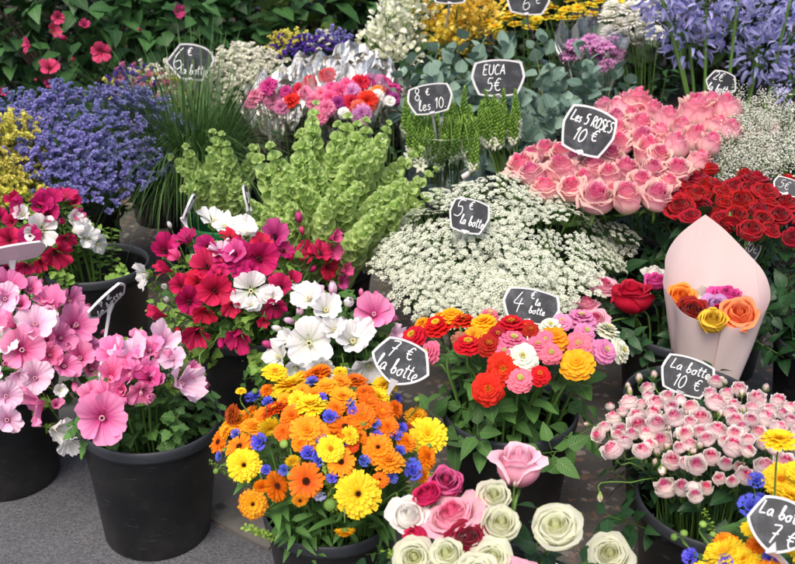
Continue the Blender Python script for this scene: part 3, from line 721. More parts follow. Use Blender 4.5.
LEAF = {'mallow': [one_leaf(.048, .022, G_MID, .35, .2, 'lobed', i) for i in range(3)], 'rose': [one_leaf(.065, .022, G_ROSE, .4, .3, 'leaf', i) for i in range(3)],
        'zin': [one_leaf(.075, .022, G_MID, .35, .25, 'leaf', i, .1) for i in range(3)], 'mari': [one_leaf(.07, .012, G_MID, .4, .2, 'leaf', i) for i in range(3)]}
LEAFY = {'mallow': [leafy(600 + i, [G_MID, G_STEM], .3, 20, .040, .019, 'lobed').mesh('foliage', [G_MID, G_STEM]) for i in range(4)],
         'malope': [leafy(605 + i, [G_LIGHT, G_STEM], .3, 26, .034, .018, 'lobed').mesh('foliage', [G_LIGHT, G_STEM]) for i in range(4)],
         'mari': [leafy(610 + i, [G_MID, G_STEM], .3, 26, .05, .008, 'leaf').mesh('foliage', [G_MID, G_STEM]) for i in range(3)],
         'rose': [leafy(620 + i, [G_ROSE, G_STEM], .3, 16, .055, .019, 'leaf', bend=.5).mesh('foliage', [G_ROSE, G_STEM]) for i in range(4)],
         'zin': [leafy(630 + i, [G_MID, G_STEM], .3, 9, .082, .025, 'leaf', stem_r=.003, up=.5).mesh('foliage', [G_MID, G_STEM]) for i in range(3)],
         'gold': [leafy(640 + i, [G_LIME, G_STEM], .3, 60, .010, .004, 'leaf', stem_r=.001, t0=.55).mesh('foliage', [G_LIME, G_STEM]) for i in range(2)],
         'fern': [leafy(645 + i, [G_MID, G_STEM], .3, 46, .03, .003, 'leaf', stem_r=.0012, t0=.1).mesh('foliage', [G_MID, G_STEM]) for i in range(3)],
         'thin': [leafy(650 + i, [G_DARK, G_STEM], .3, 20, .05, .009, 'leaf').mesh('foliage', [G_DARK, G_STEM]) for i in range(2)]}

# ------------------------------------------------------------------ buckets
def plastic(name, c, r=.38):
    t = NT(name); pos = t.n('TexCoord').outputs['Object']
    n1 = t.noise(pos, 9., 5., .6); sp = t.n('SeparateXYZ', {0: pos})
    n2 = t.noise(t.n('Mapping', {0: pos, 3: (30, 30, 220)}).outputs[0], 1., 3.)
    dust = t.math('MULTIPLY', t.sstep(n1, .45, .72), .22)
    low = t.math('MULTIPLY', t.math('SUBTRACT', 1., t.sstep(sp.outputs[2], 0., .12)), t.sstep(n1, .3, .7))
    cc = t.mix(t.math('ADD', dust, t.math('MULTIPLY', low, .5), cl=True), srgb(c), srgb('#3d3c3a'))
    cc = t.mix(t.math('MULTIPLY', t.sstep(n2, .63, .72), .4), cc, srgb('#55565a'))
    rr = t.math('ADD', r, t.math('MULTIPLY', n1, .22))
    return t.shade(cc, rr, 0., n2, .05, .5)
BLACK = plastic('black_plastic', '#0c0d11', .32); RIM = plastic('rim_plastic', '#30343b', .40); GREENP = plastic('green_plastic', '#0d6a35', .4)
BUCKETS = {}
def bucket_mesh(r, h):
    q = MB(); b = r * .76
    q.lathe([(0, .002), (b * .9, .002), (b, .0), (b + .003, .004), (lerp(b, r, .5), h * .5), (lerp(b, r, .86), h * .86), (lerp(b, r, .87) + .0015, h * .87), (r * .965, h - .012), (r * .955, h - .004), (r * .94, h - .02), (b * .96, .012), (0, .012)], 64)
    w = MB(); w.lathe([(r * .958, h - .022), (r * .995, h - .023), (r * 1.008, h - .016), (r * 1.012, h - .004), (r * 1.004, h + .003), (r * .985, h + .006), (r * .962, h + .002), (r * .948, h - .010)], 64)
    return q, w
def bucket(key, x, y, label, r=.15, h=.30, mat=BLACK, rim=RIM, tilt=None, ctx=''):
    e = empty('flower_bucket', (x, y, .006)); q, w = bucket_mesh(r, h)
    link('body', q.mesh('bucket_body', mat), e); link('rim', w.mesh('bucket_rim', rim), e)
    if tilt: e.rotation_euler = tilt
    tagit(e, label, 'bucket', 'florist buckets on the pavement')
    BUCKETS[key] = (x, y, r, h); return e

# ------------------------------------------------------------------ placing flowers
REG = []
def stem_path(bk, head, fdir, back, n=9):
    bx, by, r, h = bk[:4]; z0 = bk[4] if len(bk) > 4 else .03
    off = V((head.x - bx, head.y - by, 0)); L = off.length
    dirn = off / L if L > 1e-4 else V((1, 0, 0))
    base = V((bx, by, z0)) + dirn * min(L * .4, r * .6) + V((rs(-.02, .02), rs(-.02, .02), 0))
    rim = V((bx, by, h + .015)) + dirn * min(L * .62, r * .78)
    if head.z < h + .06: rim.z = h + .05
    neck = head - fdir * back
    pts = [base, rim, rim.lerp(neck, .55) + V((0, 0, .02)), neck - fdir * min(.03, back * .8 + .012), neck]
    return base, smooth_path(pts, 3)
def flower(code, p, dia, fdir, bk, sr=.0022, stemmat=G_STEM, ctx='', leaf=None, nleaf=0, spin=None, group='', scale=None, look=None, back=None, variant=None, leaf_lo=.3, leaf_hi=.6, leafs=1.):
    name, part, meshes, subs, lk = KIND[code]
    s = scale or dia / 2
    me = meshes[variant % len(meshes)] if variant is not None else rnd.choice(meshes)
    bkd = s * .75 if back is None else back
    base, path = stem_path(bk, p, fdir, bkd)
    e = empty(name, base)
    o = link(part, me, e, p - base, orient(fdir, rs(0, 6.28) if spin is None else spin), s)
    for (sn, sm) in subs: link(sn, sm, o)
    mb = MB(); q = [a - base for a in path]; m = len(q)
    mb.tube(q, [sr * lerp(1.15, .85, i / m) for i in range(m)], 6, 0, rnd.randint(0, 9))
    link('stem', mb.mesh('stem', stemmat), e)
    for i in range(nleaf):
        t = rs(leaf_lo, leaf_hi); q0 = q[int(t * (m - 1))]
        out = V((p.x - bk[0], p.y - bk[1], 0)); out = out.normalized() if out.length > .01 else V((0, -1, 0))
        d = (out * rs(.1, .9) + rdir(.4) * .8).normalized()
        link('leaf', rnd.choice(LEAF[leaf]), e, q0, orient(d, rs(-.6, .6)), rs(.7, 1.15) * leafs)
    REG.append((e, look or lk, ctx, p.copy(), KIND[code][0], group)); return e
def facing(p, n, code, RS=False):
    tc = (CAM - p).normalized(); j = V((rs(-.25, .25), rs(-.25, .25), rs(-.15, .15)))
    up = V((0, 0, 1))
    d = {'': n * .6 + tc * .45 + up * .1 + j, 'c': tc + j * .3, 'C': (tc * .6 + up * .7 if RS else tc * .9 + up * .5) + j * .5, 'u': up + tc * .2 + j * .6, 'l': V((-.8, 0, 0)) + tc * .55 + up * .25 + j * .4, 'r': V((.8, 0, 0)) + tc * .55 + up * .25 + j * .4,
         'd': tc * .75 - up * .55 + j * .4, 'D': tc * .35 - up * .8 + j * .3, 'L': V((-.7, 0, -.25)) + tc * .55, 'R': V((.7, 0, -.25)) + tc * .55, 's': n * .5 + up * .55 + j, 'A': V((.3, .55, .8)) + j * .3}[code]
    return d.normalized()
def bunch(spec, dome, bks, ctx, group, sr=.0022, leaf=None, nleaf=0, stemmat=G_STEM, mul=1., dface='', **k):
    """spec: px py size code [face] [Y] per flower, in photo pixels"""
    items = []
    for it in spec.replace('\n', ';').split(';'):
        w = it.split()
        if not w: continue
        px, py, sz = float(w[0]), float(w[1]), float(w[2]); code = w[3]; fc = w[4] if len(w) > 4 and w[4] != '-' else dface
        p = at(px, py, float(w[5])) if len(w) > 5 else hit(px, py, dome)
        n = dome_n(p, dome) if dome else V((0, 0, 1))
        items.append([code, p, sz * mul * (.93 if code[0] == 'R' else 1.), n, fc, py, p.copy()])
    rk_ = [.80 if it[0][0] in 'Rs' else .42 for it in items]
    for _ in range(14):      # heads that would grow into each other lean apart, nearer or farther
        for i in range(len(items)):
            for j in range(i):
                a, b = items[i], items[j]; need = (a[2] * rk_[i] + b[2] * rk_[j]) / 2 * depth(a[1]) / F
                d = (a[1] - b[1]).length
                if d < need:
                    near, far = (a, b) if a[5] >= b[5] else (b, a); st = (need - d) * .35 + .001
                    for q, sg in ((near, -1), (far, 1)):
                        v = (q[1] - CAM).normalized(); t_ = q[1] + v * (sg * st)
                        if abs((t_ - q[6]).dot(v)) < .09: q[1] = t_
    for code, p, s_, n, fc, py, _ in items:
        bk = min((BUCKETS[b] for b in bks), key=lambda b: (b[0] - p.x) ** 2 + (b[1] - p.y) ** 2)
        flower(code, p, s_ * depth(p) / F, facing(p, n, fc, code[0] in 'Rs'), bk, sr, stemmat, ctx, leaf, nleaf, group=group, **k)
def fill(kindname, dome, bks, n, label, group, cat='foliage', name='leafy_stem', inner=.88, wide=.95, part='foliage', lo=0., zmin=None):
    bx, by, zt, R, zr = dome
    ms = LEAFY[kindname]
    for i in range(n):
        q = math.sqrt(lerp(lo, 1, (i + .5) / n)) * wide; a = i * 2.39996 + rs(-.3, .3)
        x, y = bx + R * q * math.cos(a), by + R * q * math.sin(a)
        z = (zt - (zt - zr) * q * q) * inner
        b = min((BUCKETS[k_] for k_ in bks), key=lambda b: (b[0] - x) ** 2 + (b[1] - y) ** 2)
        off = V((x - b[0], y - b[1], 0)); L = off.length; dirn = off / L if L > 1e-3 else V((1, 0, 0))
        p0 = V((b[0], b[1], b[3] * .80)) + dirn * min(L * .55, b[2] * .7); d = V((x, y, max(z, b[3] + .02))) - p0
        e = empty(name, p0); s = d.length / .3
        link(part, rnd.choice(ms), e, (0, 0, 0), orient(d.normalized(), rs(0, 6)), (min(max(s, .7), 1.3), min(max(s, .7), 1.3), s))
        tagit(e, label, cat, group)
def scatter(cx, cy, rx, ry, n, mind=0., poly=None):
    out = []; tries = 0
    while len(out) < n and tries < n * 60:
        tries += 1
        x, y = rs(-1, 1), rs(-1, 1)
        if x * x + y * y > 1: continue
        p = (cx + x * rx, cy + y * ry)
        if mind and any((p[0] - q[0]) ** 2 + (p[1] - q[1]) ** 2 < mind * mind for q in out): continue
        out.append(p)
    return out
def mass(code, pts, dome, bks, ctx, group, scale, sr=.0014, face=.5, upw=.6, jit=.25, back=.0, stemmat=G_STEM, sc_j=.15, tipoff=0., lean=None, zj=0., **k):
    for (px, py) in pts:
        p = hit(px, py, dome); p.z += rs(-zj, zj); n = dome_n(p, dome)
        bk = min((BUCKETS[b] for b in bks), key=lambda b: (b[0] - p.x) ** 2 + (b[1] - p.y) ** 2)
        tc = (CAM - p).normalized(); d = (n * upw + tc * face * .5 + V((0, 0, .3)) + V((rs(-1, 1), rs(-1, 1), rs(-.4, .4))) * jit).normalized()
        s_ = scale * rs(1 - sc_j, 1 + sc_j)
        if lean is not None:
            q = p - V((bk[0], bk[1], bk[3] - lean)); d = (q.normalized() + V((rs(-1, 1), rs(-1, 1), 0)) * jit).normalized()
        flower(code, p - d * tipoff * s_, 0, d, bk, sr, stemmat, ctx, group=group, scale=s_, back=back, **k)
# ------------------------------------------------------------------ the buckets on the pavement
B = bucket
B('front_pink', -.555, 1.886, 'black bucket of pink mallows standing alone on the asphalt, fully visible', .152, .30, tilt=(0, math.radians(2.5), 0))
B('left_pink', -.97, 2.10, 'black bucket under the pink mallows cut off by the left edge', .15, .29)
B('left_crimson', -.90, 2.75, 'half-empty black bucket with its inside showing beside crimson and white mallows', .155, .30)
B('crimson', -.39, 2.36, 'black bucket holding the large crimson and white mallow bunch', .155, .30)
B('white', -.13, 2.22, 'black bucket hidden under the white mallows, behind the marigolds', .125, .29)
B('marigold', -.13, 1.62, 'black bucket of orange and yellow marigolds on the stone kerb', .133, .26)
B('zinnia', .25, 1.92, 'black bucket of red and pink zinnias with green leaves at its rim', .15, .30)
B('mixed', .17, 1.32, 'black bucket of greenish white and pink roses, nearest the lower edge', .15, .29)
B('spray', .62, 1.59, 'black bucket of spray roses with its near rim showing', .157, .30)
B('spray_back', .665, 1.965, 'black bucket squeezed behind the spray rose bucket', .15, .30)
B('cone', .745, 2.33, 'black bucket holding the paper-wrapped bouquet and tall roses', .165, .305)
B('right_marigold', .64, 1.262, 'black bucket of marigolds and cornflowers at the lower right corner', .14, .28)
B('lace', .28, 2.52, 'black bucket hidden under the white lace flowers', .15, .30)
B('bells', -.23, 2.76, 'black bucket under the big green bells of Ireland bunch', .155, .30)
B('bells_small', -.585, 3.18, 'bright green plastic bucket holding a few bells of Ireland', .14, .28, GREENP, GREENP)
B('statice', -1.13, 3.33, 'black bucket of violet statice, nearer the grass', .15, .30)
B('statice_left', -1.42, 3.40, 'black bucket of violet statice at the left edge', .15, .30)
B('grass', -.74, 3.48, 'black bucket holding the wispy green grass', .125, .29)
B('yellow_statice', -1.33, 3.0, 'black bucket of yellow statice', .14, .29)
B('mixed_statice', -.98, 3.95, 'black bucket of mixed statice below the hexagonal price tag', .15, .30)
B('white_statice', -.62, 4.05, 'black bucket of white statice before the dark hedge', .15, .30)
B('carnation', -.36, 3.62, 'black bucket of foil-wrapped carnations, left one', .15, .33); B('carnation_right', -.03, 3.60, 'black bucket of foil-wrapped carnations, right one', .15, .33)
B('statice_back', -.30, 4.2, 'black bucket of purple statice behind the foil sleeves', .15, .36)
B('euca', .30, 3.72, 'black bucket of eucalyptus behind the star of Bethlehem', .15, .30); B('euca_right', .68, 3.55, 'black bucket of eucalyptus behind the pink roses', .15, .30)
B('freesia', .02, 4.25, 'black bucket of white freesias', .14, .33); B('alstro', .30, 4.35, 'black bucket of golden alstroemeria', .14, .33)
B('chrys', .57, 4.30, 'black bucket of yellow chrysanthemums, left one', .14, .36); B('chrys_right', .86, 4.6, 'black bucket of yellow chrysanthemums, far one', .14, .36)
B('pinkcarn', .86, 3.98, 'black bucket of lilac-pink carnations', .13, .33); B('whitechrys', 1.10, 4.15, 'black bucket of white chrysanthemums', .14, .36)
B('agap', 1.25, 3.62, 'black bucket of agapanthus, nearer one', .15, .33); B('agap_right', 1.62, 3.75, 'black bucket of agapanthus at the right edge', .15, .33)
B('pinkrose', .50, 2.92, 'black bucket of pink roses behind the lace flowers', .155, .32); B('pinkrose_right', .86, 3.02, 'black bucket of pink roses before the agapanthus', .155, .32)
B('redrose', .95, 2.66, 'black bucket of red roses behind the paper cone', .155, .32); B('gyp', 1.20, 3.02, 'black bucket of gypsophila', .14, .32)
B('rose_leaf', 1.13, 2.30, 'black bucket of dark rose leaves right of the paper cone', .15, .28)

# ------------------------------------------------------------------ front pink mallows
D = (-.555, 1.886, .50, .27, .27)
bunch('''102 418 45 p c; 111 377 36 hk C; 131 374 30 p l; 131 357 42 pp u; 112 353 28 h; 163 342 42 ppk C; 181 384 44 pp r; 187 372 26 pk r; 156 357 15 pb; 141 393 26 p d
120 402 20 hb r; 149 378 22 m; 168 356 24 pb; 122 392 20 hk; 92 398 26 p C; 150 398 14 pb; 138 340 18 p; 147 370 26 pk C; 172 358 24 pp C; 122 368 28 p C; 150 350 24 p u; 160 382 22 pk C; 108 396 26 p; 135 360 26 h''', D, ['front_pink'], 'in the front pink mallow bucket', 'flowers of the front pink mallow bucket', leaf='mallow', nleaf=1, mul=1.2)
fill('mallow', D, ['front_pink'], 15, 'leafy green mallow stem among the blossoms of the front pink bucket', 'leafy stems of the front pink mallows', inner=.86, wide=.7)
# left pink mallows
D = (-.985, 2.12, .57, .33, .25)
bunch('''22 350 46 p c; 38 405 44 p L; 6 396 34 pp c; 7 420 40 pp c; 55 429 36 w R; 68 440 36 w d; 35 378 36 pp c; 80 358 40 p C; 64 366 36 p; 53 308 46 p u; 35 324 42 pp C; 21 305 26 pk; 70 301 28 p r; 76 325 44 p; 61 338 30 p; 67 346 16 pb
30 289 26 p; 9 285 34 h; 5 299 32 pp; 5 364 14 hb; 92 369 28 p r; 48 296 24 p; 12 325 30 h l; 90 347 24 p r; 46 322 30 pp; 50 355 26 h; 18 375 24 pp d; 75 385 20 pb d; 38 284 16 pb; 60 390 18 w; 56 405 20 pk; 98 318 12 pb; 102 333 12 pb; 85 310 20 pb; 2 340 30 w; -8 320 34 p; -10 370 34 pp c; -14 290 30 h; 47 340 22 pk''', D, ['left_pink'], 'in the left edge mallow bunch', 'flowers of the left pink mallow bunch', leaf='mallow', nleaf=1)
fill('mallow', D, ['left_pink'], 15, 'leafy green mallow stem among the pink blossoms at the left edge', 'leafy stems of the left pink mallows', inner=.9)
# left crimson and white
D = (-1.05, 2.76, .56, .30, .27)
bunch('''41 231 34 v c; 77 230 26 vb r; 87 237 24 v r; 99 244 22 w R; 60 196 30 c u; 71 203 24 ck r; 41 206 28 c; 21 209 26 c l; 23 215 20 w; 55 254 32 c d; 25 266 20 c d; 7 269 20 c d; 1 217 20 c; 76 215 18 m r; 74 219 18 w r; 48 214 22 c; 12 222 18 c; 33 250 14 cb; 30 236 24 c; 8 240 26 c; 50 200 26 c; 14 200 24 ck; 66 240 20 c d; 40 262 20 c d; 62 222 16 cb; 84 228 18 w'''.replace('vb', 'wb'), D, ['left_crimson'], 'in the far left crimson bunch', 'flowers of the far left crimson mallow bunch', leaf='mallow', nleaf=1, mul=1.05)
fill('malope', D, ['left_crimson'], 16, 'bright green leafy stem among the far left crimson mallows', 'leafy stems of the far left crimson mallows', inner=.93)
# big crimson and white
D = (-.42, 2.36, .575, .34, .27)
bunch('''165 251 36 c C; 168 270 30 ck l; 187 239 30 c; 207 266 36 c C; 215 291 38 c c; 189 302 38 c c; 162 315 32 ck l; 197 332 38 c d; 238 334 38 c d; 221 341 20 cb d; 226 260 26 c; 207 246 24 c; 238 253 28 c; 203 377 26 mk D; 144 275 30 v L; 195 259 18 wb; 222 251 30 pp u; 214 220 36 v u; 225 225 26 w; 243 230 32 v C
165 287 16 wb; 167 300 14 wb; 251 291 42 v c; 170 226 12 wb; 246 232 26 w u; 275 236 38 m C; 259 259 42 c c; 332 238 26 mk r; 330 252 26 m r; 310 252 28 c l; 321 253 26 c; 330 267 28 c R; 343 271 24 mk r; 342 282 18 m r; 281 286 28 c C; 292 280 24 ck; 275 308 28 c d; 296 295 18 c r; 299 219 20 mb u; 302 232 14 mb u; 271 297 24 w; 236 254 26 m; 251 305 20 w; 180 285 26 c; 232 305 26 c d; 205 312 26 c d; 178 330 20 cb D; 262 245 26 c; 290 258 16 cb; 218 275 24 c; 264 320 18 c d; 250 272 24 c; 312 270 14 cb; 178 258 20 m; 197 282 24 c; 230 236 24 c u; 284 250 24 c; 240 270 22 c''', D, ['crimson'], 'in the big crimson bunch', 'flowers of the big crimson and white mallow bunch', leaf='mallow', nleaf=1)
fill('malope', D, ['crimson'], 26, 'bright green leafy stem in the big crimson mallow bunch', 'leafy stems of the big crimson mallow bunch', inner=.95)
# white
D = (-.17, 2.2, .50, .25, .27)
bunch('''309 343 47 w c; 353 341 44 w C; 374 314 36 p C; 326 310 36 w C; 308 298 30 w; 333 291 22 ppb u; 348 303 24 wb; 391 319 18 hb r; 376 298 16 hb u; 361 294 12 pb u; 291 321 16 ppb l; 279 329 16 wb l; 270 345 18 mb l; 277 356 34 w l; 369 367 36 w d; 393 336 28 pp r; 296 369 26 w d; 322 366 28 w d; 318 297 26 pp; 299 294 20 w u; 384 350 14 wb; 340 322 20 wb; 300 312 18 ppb; 345 370 26 w d; 335 330 30 w; 290 340 24 w l; 362 330 24 w''', D, ['white'], 'in the white mallow bunch', 'flowers of the white mallow bunch', leaf='mallow', nleaf=1, mul=1.1)
fill('mallow', D, ['white'], 14, 'leafy green stem among the white mallows', 'leafy stems of the white mallows', inner=.93)
# ------------------------------------------------------------------ marigolds
D = (-.13, 1.615, .535, .275, .29)
bunch('''275 372 30 y u; 241 391 13 yb u; 254 398 22 q; 291 387 48 y s; 302 391 20 a C; 317 374 34 o s; 312 382 16 q; 327 386 28 a; 311 405 38 y s; 275 409 32 r s; 292 416 28 o; 232 414 24 k l; 239 422 36 a u; 254 426 28 a u; 270 427 28 y d; 308 431 42 a C; 219 442 28 od l; 240 447 34 od s; 260 442 22 q; 244 465 38 yd c; 220 456 13 q l; 331 417 20 q; 336 427 26 o; 329 449 30 y; 308 453 18 q; 318 460 18 q; 293 461 18 y d; 284 444 10 g; 255 391 7 g u
321 372 26 o u; 341 382 24 a; 355 381 30 od s; 343 397 32 a u; 384 386 34 y u; 378 397 30 y; 397 398 12 q r; 369 402 26 o; 382 412 28 o; 361 416 34 o; 396 409 22 o r; 330 417 18 q; 353 411 12 q; 345 428 38 od s; 388 427 26 o C; 375 424 14 q; 408 426 11 k u; 416 416 28 x u; 428 435 44 y C; 378 448 36 od C; 331 449 32 y; 352 446 16 r; 400 451 14 q; 406 442 26 o; 427 457 28 o r; 413 466 19 q; 341 462 32 od C; 364 461 15 q; 388 461 38 a u
363 423 9 g u; 417 399 7 g u; 429 446 7 g r; 358 494 52 yd c; 306 481 40 od c; 413 472 22 q; 409 497 18 q d; 320 495 15 ql d; 345 531 24 x D; 253 504 34 xd c; 276 486 34 od r; 216 471 7 g l; 298 400 24 y; 285 400 20 a; 262 415 22 o; 226 430 24 a l; 315 395 20 o; 350 435 22 y; 300 444 20 o; 395 435 18 q; 283 432 22 o; 322 432 22 a; 365 392 22 o u; 336 408 22 o; 267 390 18 o; 300 378 22 a; 340 372 18 y u; 250 412 20 o; 292 476 12 g; 322 440 14 q; 360 436 18 o; 268 402 14 q; 296 410 13 q; 322 398 13 q; 350 404 13 q; 345 442 14 q; 377 436 14 q; 284 470 14 q; 332 478 14 q; 392 478 14 q; 266 470 13 q; 402 428 13 q; 236 434 13 q; 380 480 20 od C; 300 500 18 ad d; 424 476 22 a r; 262 486 20 o d; 330 505 14 g; 395 505 16 y d''', D, ['marigold'], 'in the marigold bucket', 'marigolds and cornflowers of the big front bunch', mul=.95, sr=.0016, leaf='mari', nleaf=1)
fill('mari', (-.13, 1.61, .50, .24, .27), ['marigold'], 20, 'narrow-leaved green marigold stem in the marigold bucket', 'leafy stems of the marigold bucket', inner=.86, wide=.72)
fill('gold', (-.13, 1.61, .54, .27, .29), ['marigold'], 12, 'fine goldenrod sprig with tiny yellow-green buds among the marigolds', 'goldenrod sprigs among the marigolds', cat='sprig', name='goldenrod_sprig', inner=1.0, lo=.2)
# ------------------------------------------------------------------ zinnias
D = (.26, 1.93, .545, .33, .36)
bunch('''414 337 30 zr; 437 326 30 zr s; 423 324 20 zo; 430 352 26 zp l; 452 316 26 zo s; 464 322 28 zr s; 484 324 31 zo s; 474 335 22 zo; 468 345 31 zr u; 489 345 28 zd; 511 325 31 zr s; 513 342 34 zp s; 522 358 37 zw C; 503 369 35 zr c; 488 389 36 zr c; 520 380 30 zp C; 527 327 20 zr; 540 375 24 zr; 538 346 26 zp; 550 353 26 zp; 554 338 33 zo s; 550 327 26 zw u; 577 364 37 zo C; 578 345 32 zp C; 581 320 34 zl s; 562 322 22 zl; 585 332 24 zl; 607 332 31 zw s; 604 351 30 zl; 620 351 28 zw r; 531 330 18 zd; 461 341 22 zs d; 498 335 22 zd; 505 352 22 zp; 490 315 20 zp u; 440 318 18 zo; 545 340 22 zp''', D, ['zinnia'], 'in the zinnia bucket', 'zinnias of the front bunch', sr=.0030, leaf='zin', nleaf=1, leaf_lo=.35, leaf_hi=.58)
fill('zin', (.25, 1.9, .40, .22, .32), ['zinnia'], 14, 'broad-leaved green zinnia stem below the zinnia heads', 'leafy stems of the zinnias', inner=.96)
# ------------------------------------------------------------------ mixed roses in front
D = (.16, 1.34, .515, .30, .36)
bunch('''447 481 44 RG C; 425 492 30 RH; 409 513 36 RW C; 450 511 54 RM s; 468 536 44 RD C; 412 538 36 RH l; 495 495 42 RC C; 501 522 48 RC C; 446 553 42 RC C; 413 557 42 RC; 492 557 44 RC C; 519 459 56 RL s 1.47; 556 524 48 RC C; 609 553 45 RC C 1.36
478 575 44 RC; 520 580 44 RM; 440 590 44 RC; 556 585 44 RL; 400 585 40 RC; 500 600 44 RD''', D, ['mixed'], 'in the front rose bucket', 'roses of the front mixed bunch', mul=1.1, sr=.0034, leaf='rose', nleaf=2)
bunch('515 484 10 sb u', D, ['mixed'], 'below the tall light pink rose', 'roses of the front mixed bunch', sr=.002)
fill('rose', (.18, 1.33, .48, .27, .32), ['mixed'], 11, 'dark green rose stem with leaves in the front rose bucket', 'leafy stems of the front roses', inner=.92)
# ------------------------------------------------------------------ spray roses
D = (.64, 1.62, .52, .33, .31)
bunch('''611 447 24 s; 625 440 20 s; 642 448 21 s; 597 434 17 sp l; 638 423 27 s; 657 421 23 s; 654 411 21 s u; 636 413 19 s; 674 415 24 s; 672 406 20 s u; 656 400 20 s; 628 400 23 s; 642 402 14 s; 613 416 20 sp; 661 439 23 sp; 684 430 21 s; 672 459 26 s; 686 461 19 s; 697 463 22 sp; 665 485 25 sp; 682 486 23 sp; 693 492 23 sp d; 679 446 15 s
600 497 10 sb D; 587 424 9 sb l; 628 386 9 sb u; 639 378 12 sb u; 654 375 11 sb u; 647 386 16 sp; 669 428 9 sb; 667 446 12 sb; 657 452 13 sb; 693 451 11 sb
717 399 24 s; 701 416 25 s; 718 428 24 s; 734 444 28 s; 711 455 23 s; 757 396 24 s; 739 387 21 s u; 779 399 21 s u; 767 415 27 s; 734 403 18 s; 732 411 18 s; 736 418 20 s; 742 426 18 sp; 751 418 17 s; 735 431 17 s; 780 426 22 s; 791 419 22 s; 766 464 25 s; 786 460 24 s; 746 474 24 s; 740 466 15 sp; 719 477 17 s; 706 486 19 sp; 695 494 20 sp; 759 430 18 s; 769 407 17 s; 790 406 17 sp; 710 391 15 s; 727 392 17 sp; 716 379 17 sp; 685 432 17 sp; 706 437 19 s; 764 441 20 s; 749 449 17 sp; 725 382 9 sb u; 766 388 12 sb u; 742 393 10 sb u; 743 410 12 sb; 720 413 10 sb; 686 413 10 sb
620 428 19 s; 646 432 19 sp; 690 405 18 sp; 700 430 18 s; 690 420 18 s; 725 440 17 sp; 752 406 18 s; 618 433 14 sp; 604 425 16 s; 668 395 16 sp; 690 442 18 s; 775 445 20 s; 726 462 18 sp; 790 440 20 s; 783 412 16 sp; 650 443 16 sp; 632 432 16 sp; 610 405 12 sp; 622 410 15 s; 680 398 16 s; 700 445 12 sb; 732 480 14 sp; 648 394 14 s; 630 392 12 sb; 748 437 16 s; 800 430 22 s; 805 450 22 s; 800 405 20 s; 662 470 14 sb d; 655 462 12 sb''', D, ['spray', 'spray'], 'in the spray rose bucket', 'spray roses of the right front bunch', dface='s', mul=1.08, sr=.0014, leaf='rose', nleaf=1, leafs=.65)
fill('rose', (.63, 1.60, .46, .28, .30), ['spray'], 15, 'thin dark leafy rose stem under the spray roses', 'leafy stems of the spray roses', inner=.88)
fill('rose', (.665, 1.98, .42, .2, .3), ['spray_back'], 6, 'leafy rose stem in the bucket squeezed behind the spray roses', 'leafy stems behind the spray roses', inner=.9)
# ------------------------------------------------------------------ lower right marigolds
D = (.64, 1.27, .50, .27, .30)
bunch('''779 440 38 y s 1.30; 781 480 40 y C; 791 496 34 y; 756 481 20 q C 1.35; 751 507 30 q C; 724 553 46 y s; 744 559 34 y; 728 543 30 o u; 757 546 24 o u; 726 562 18 q; 691 557 20 q; 770 558 18 q; 703 524 8 g u 1.3; 684 533 8 g u 1.3; 674 537 8 g l 1.3; 713 534 7 g u 1.3; 790 540 34 y; 770 575 36 o; 740 580 36 y; 800 515 34 a; 810 560 34 yd; 800 470 30 y; 760 497 14 q; 700 575 30 yd; 775 520 30 y; 752 528 24 y''', D, ['right_marigold'], 'in the lower right marigold bucket', 'marigolds and cornflowers of the lower right bunch', sr=.0016, leaf='mari', nleaf=1)
fill('mari', (.64, 1.26, .47, .23, .28), ['right_marigold'], 9, 'narrow-leaved green marigold stem in the lower right bucket', 'leafy stems of the lower right marigolds', inner=.9)
fill('gold', (.64, 1.27, .50, .25, .30), ['right_marigold'], 5, 'fine yellow-green sprig among the lower right marigolds', 'goldenrod sprigs of the lower right bunch', cat='sprig', name='goldenrod_sprig', inner=1., lo=.3)
# ------------------------------------------------------------------ tall roses left of the cone
bunch('''633 292 50 RB s 2.26; 604 283 32 RM s 2.32; 586 301 30 RM s 2.28; 596 317 26 RM C 2.22; 656 279 28 RF u 2.34; 655 270 24 RW u 2.38; 577 303 20 RP s 2.36; 610 300 22 RC s 2.34; 645 300 18 RC d 2.32''', None, ['cone'], 'left of the paper cone', 'tall roses left of the paper cone', sr=.0028, leaf='rose', nleaf=3, leaf_lo=.4, leaf_hi=.85)
fill('rose', (.66, 2.30, .42, .2, .34), ['cone'], 10, 'dark green rose leaves on a stem beside the paper cone', 'rose leaves beside the paper cone', inner=1.)
# ------------------------------------------------------------------ lace flowers
D = (.285, 2.53, .585, .39, .33)
pts = scatter(503, 252, 120, 58, 84, 18) + [(385, 250), (392, 268), (380, 240), (622, 232), (615, 245), (470, 195), (510, 190), (560, 200), (590, 215), (440, 205), (410, 220), (450, 305), (475, 308), (500, 305), (530, 300), (425, 285), (405, 262), (575, 290), (555, 300)]
mass('U', pts, D, ['lace'], 'in the lace flower bunch', 'white lace flower umbels', .060, .0016, .35, .8, .42, .62 * .060, sc_j=.3, zj=.03)
fill('fern', (.285, 2.52, .56, .36, .33), ['lace'], 18, 'feathery green stem among the white lace flowers', 'feathery stems of the lace flowers', inner=.98)
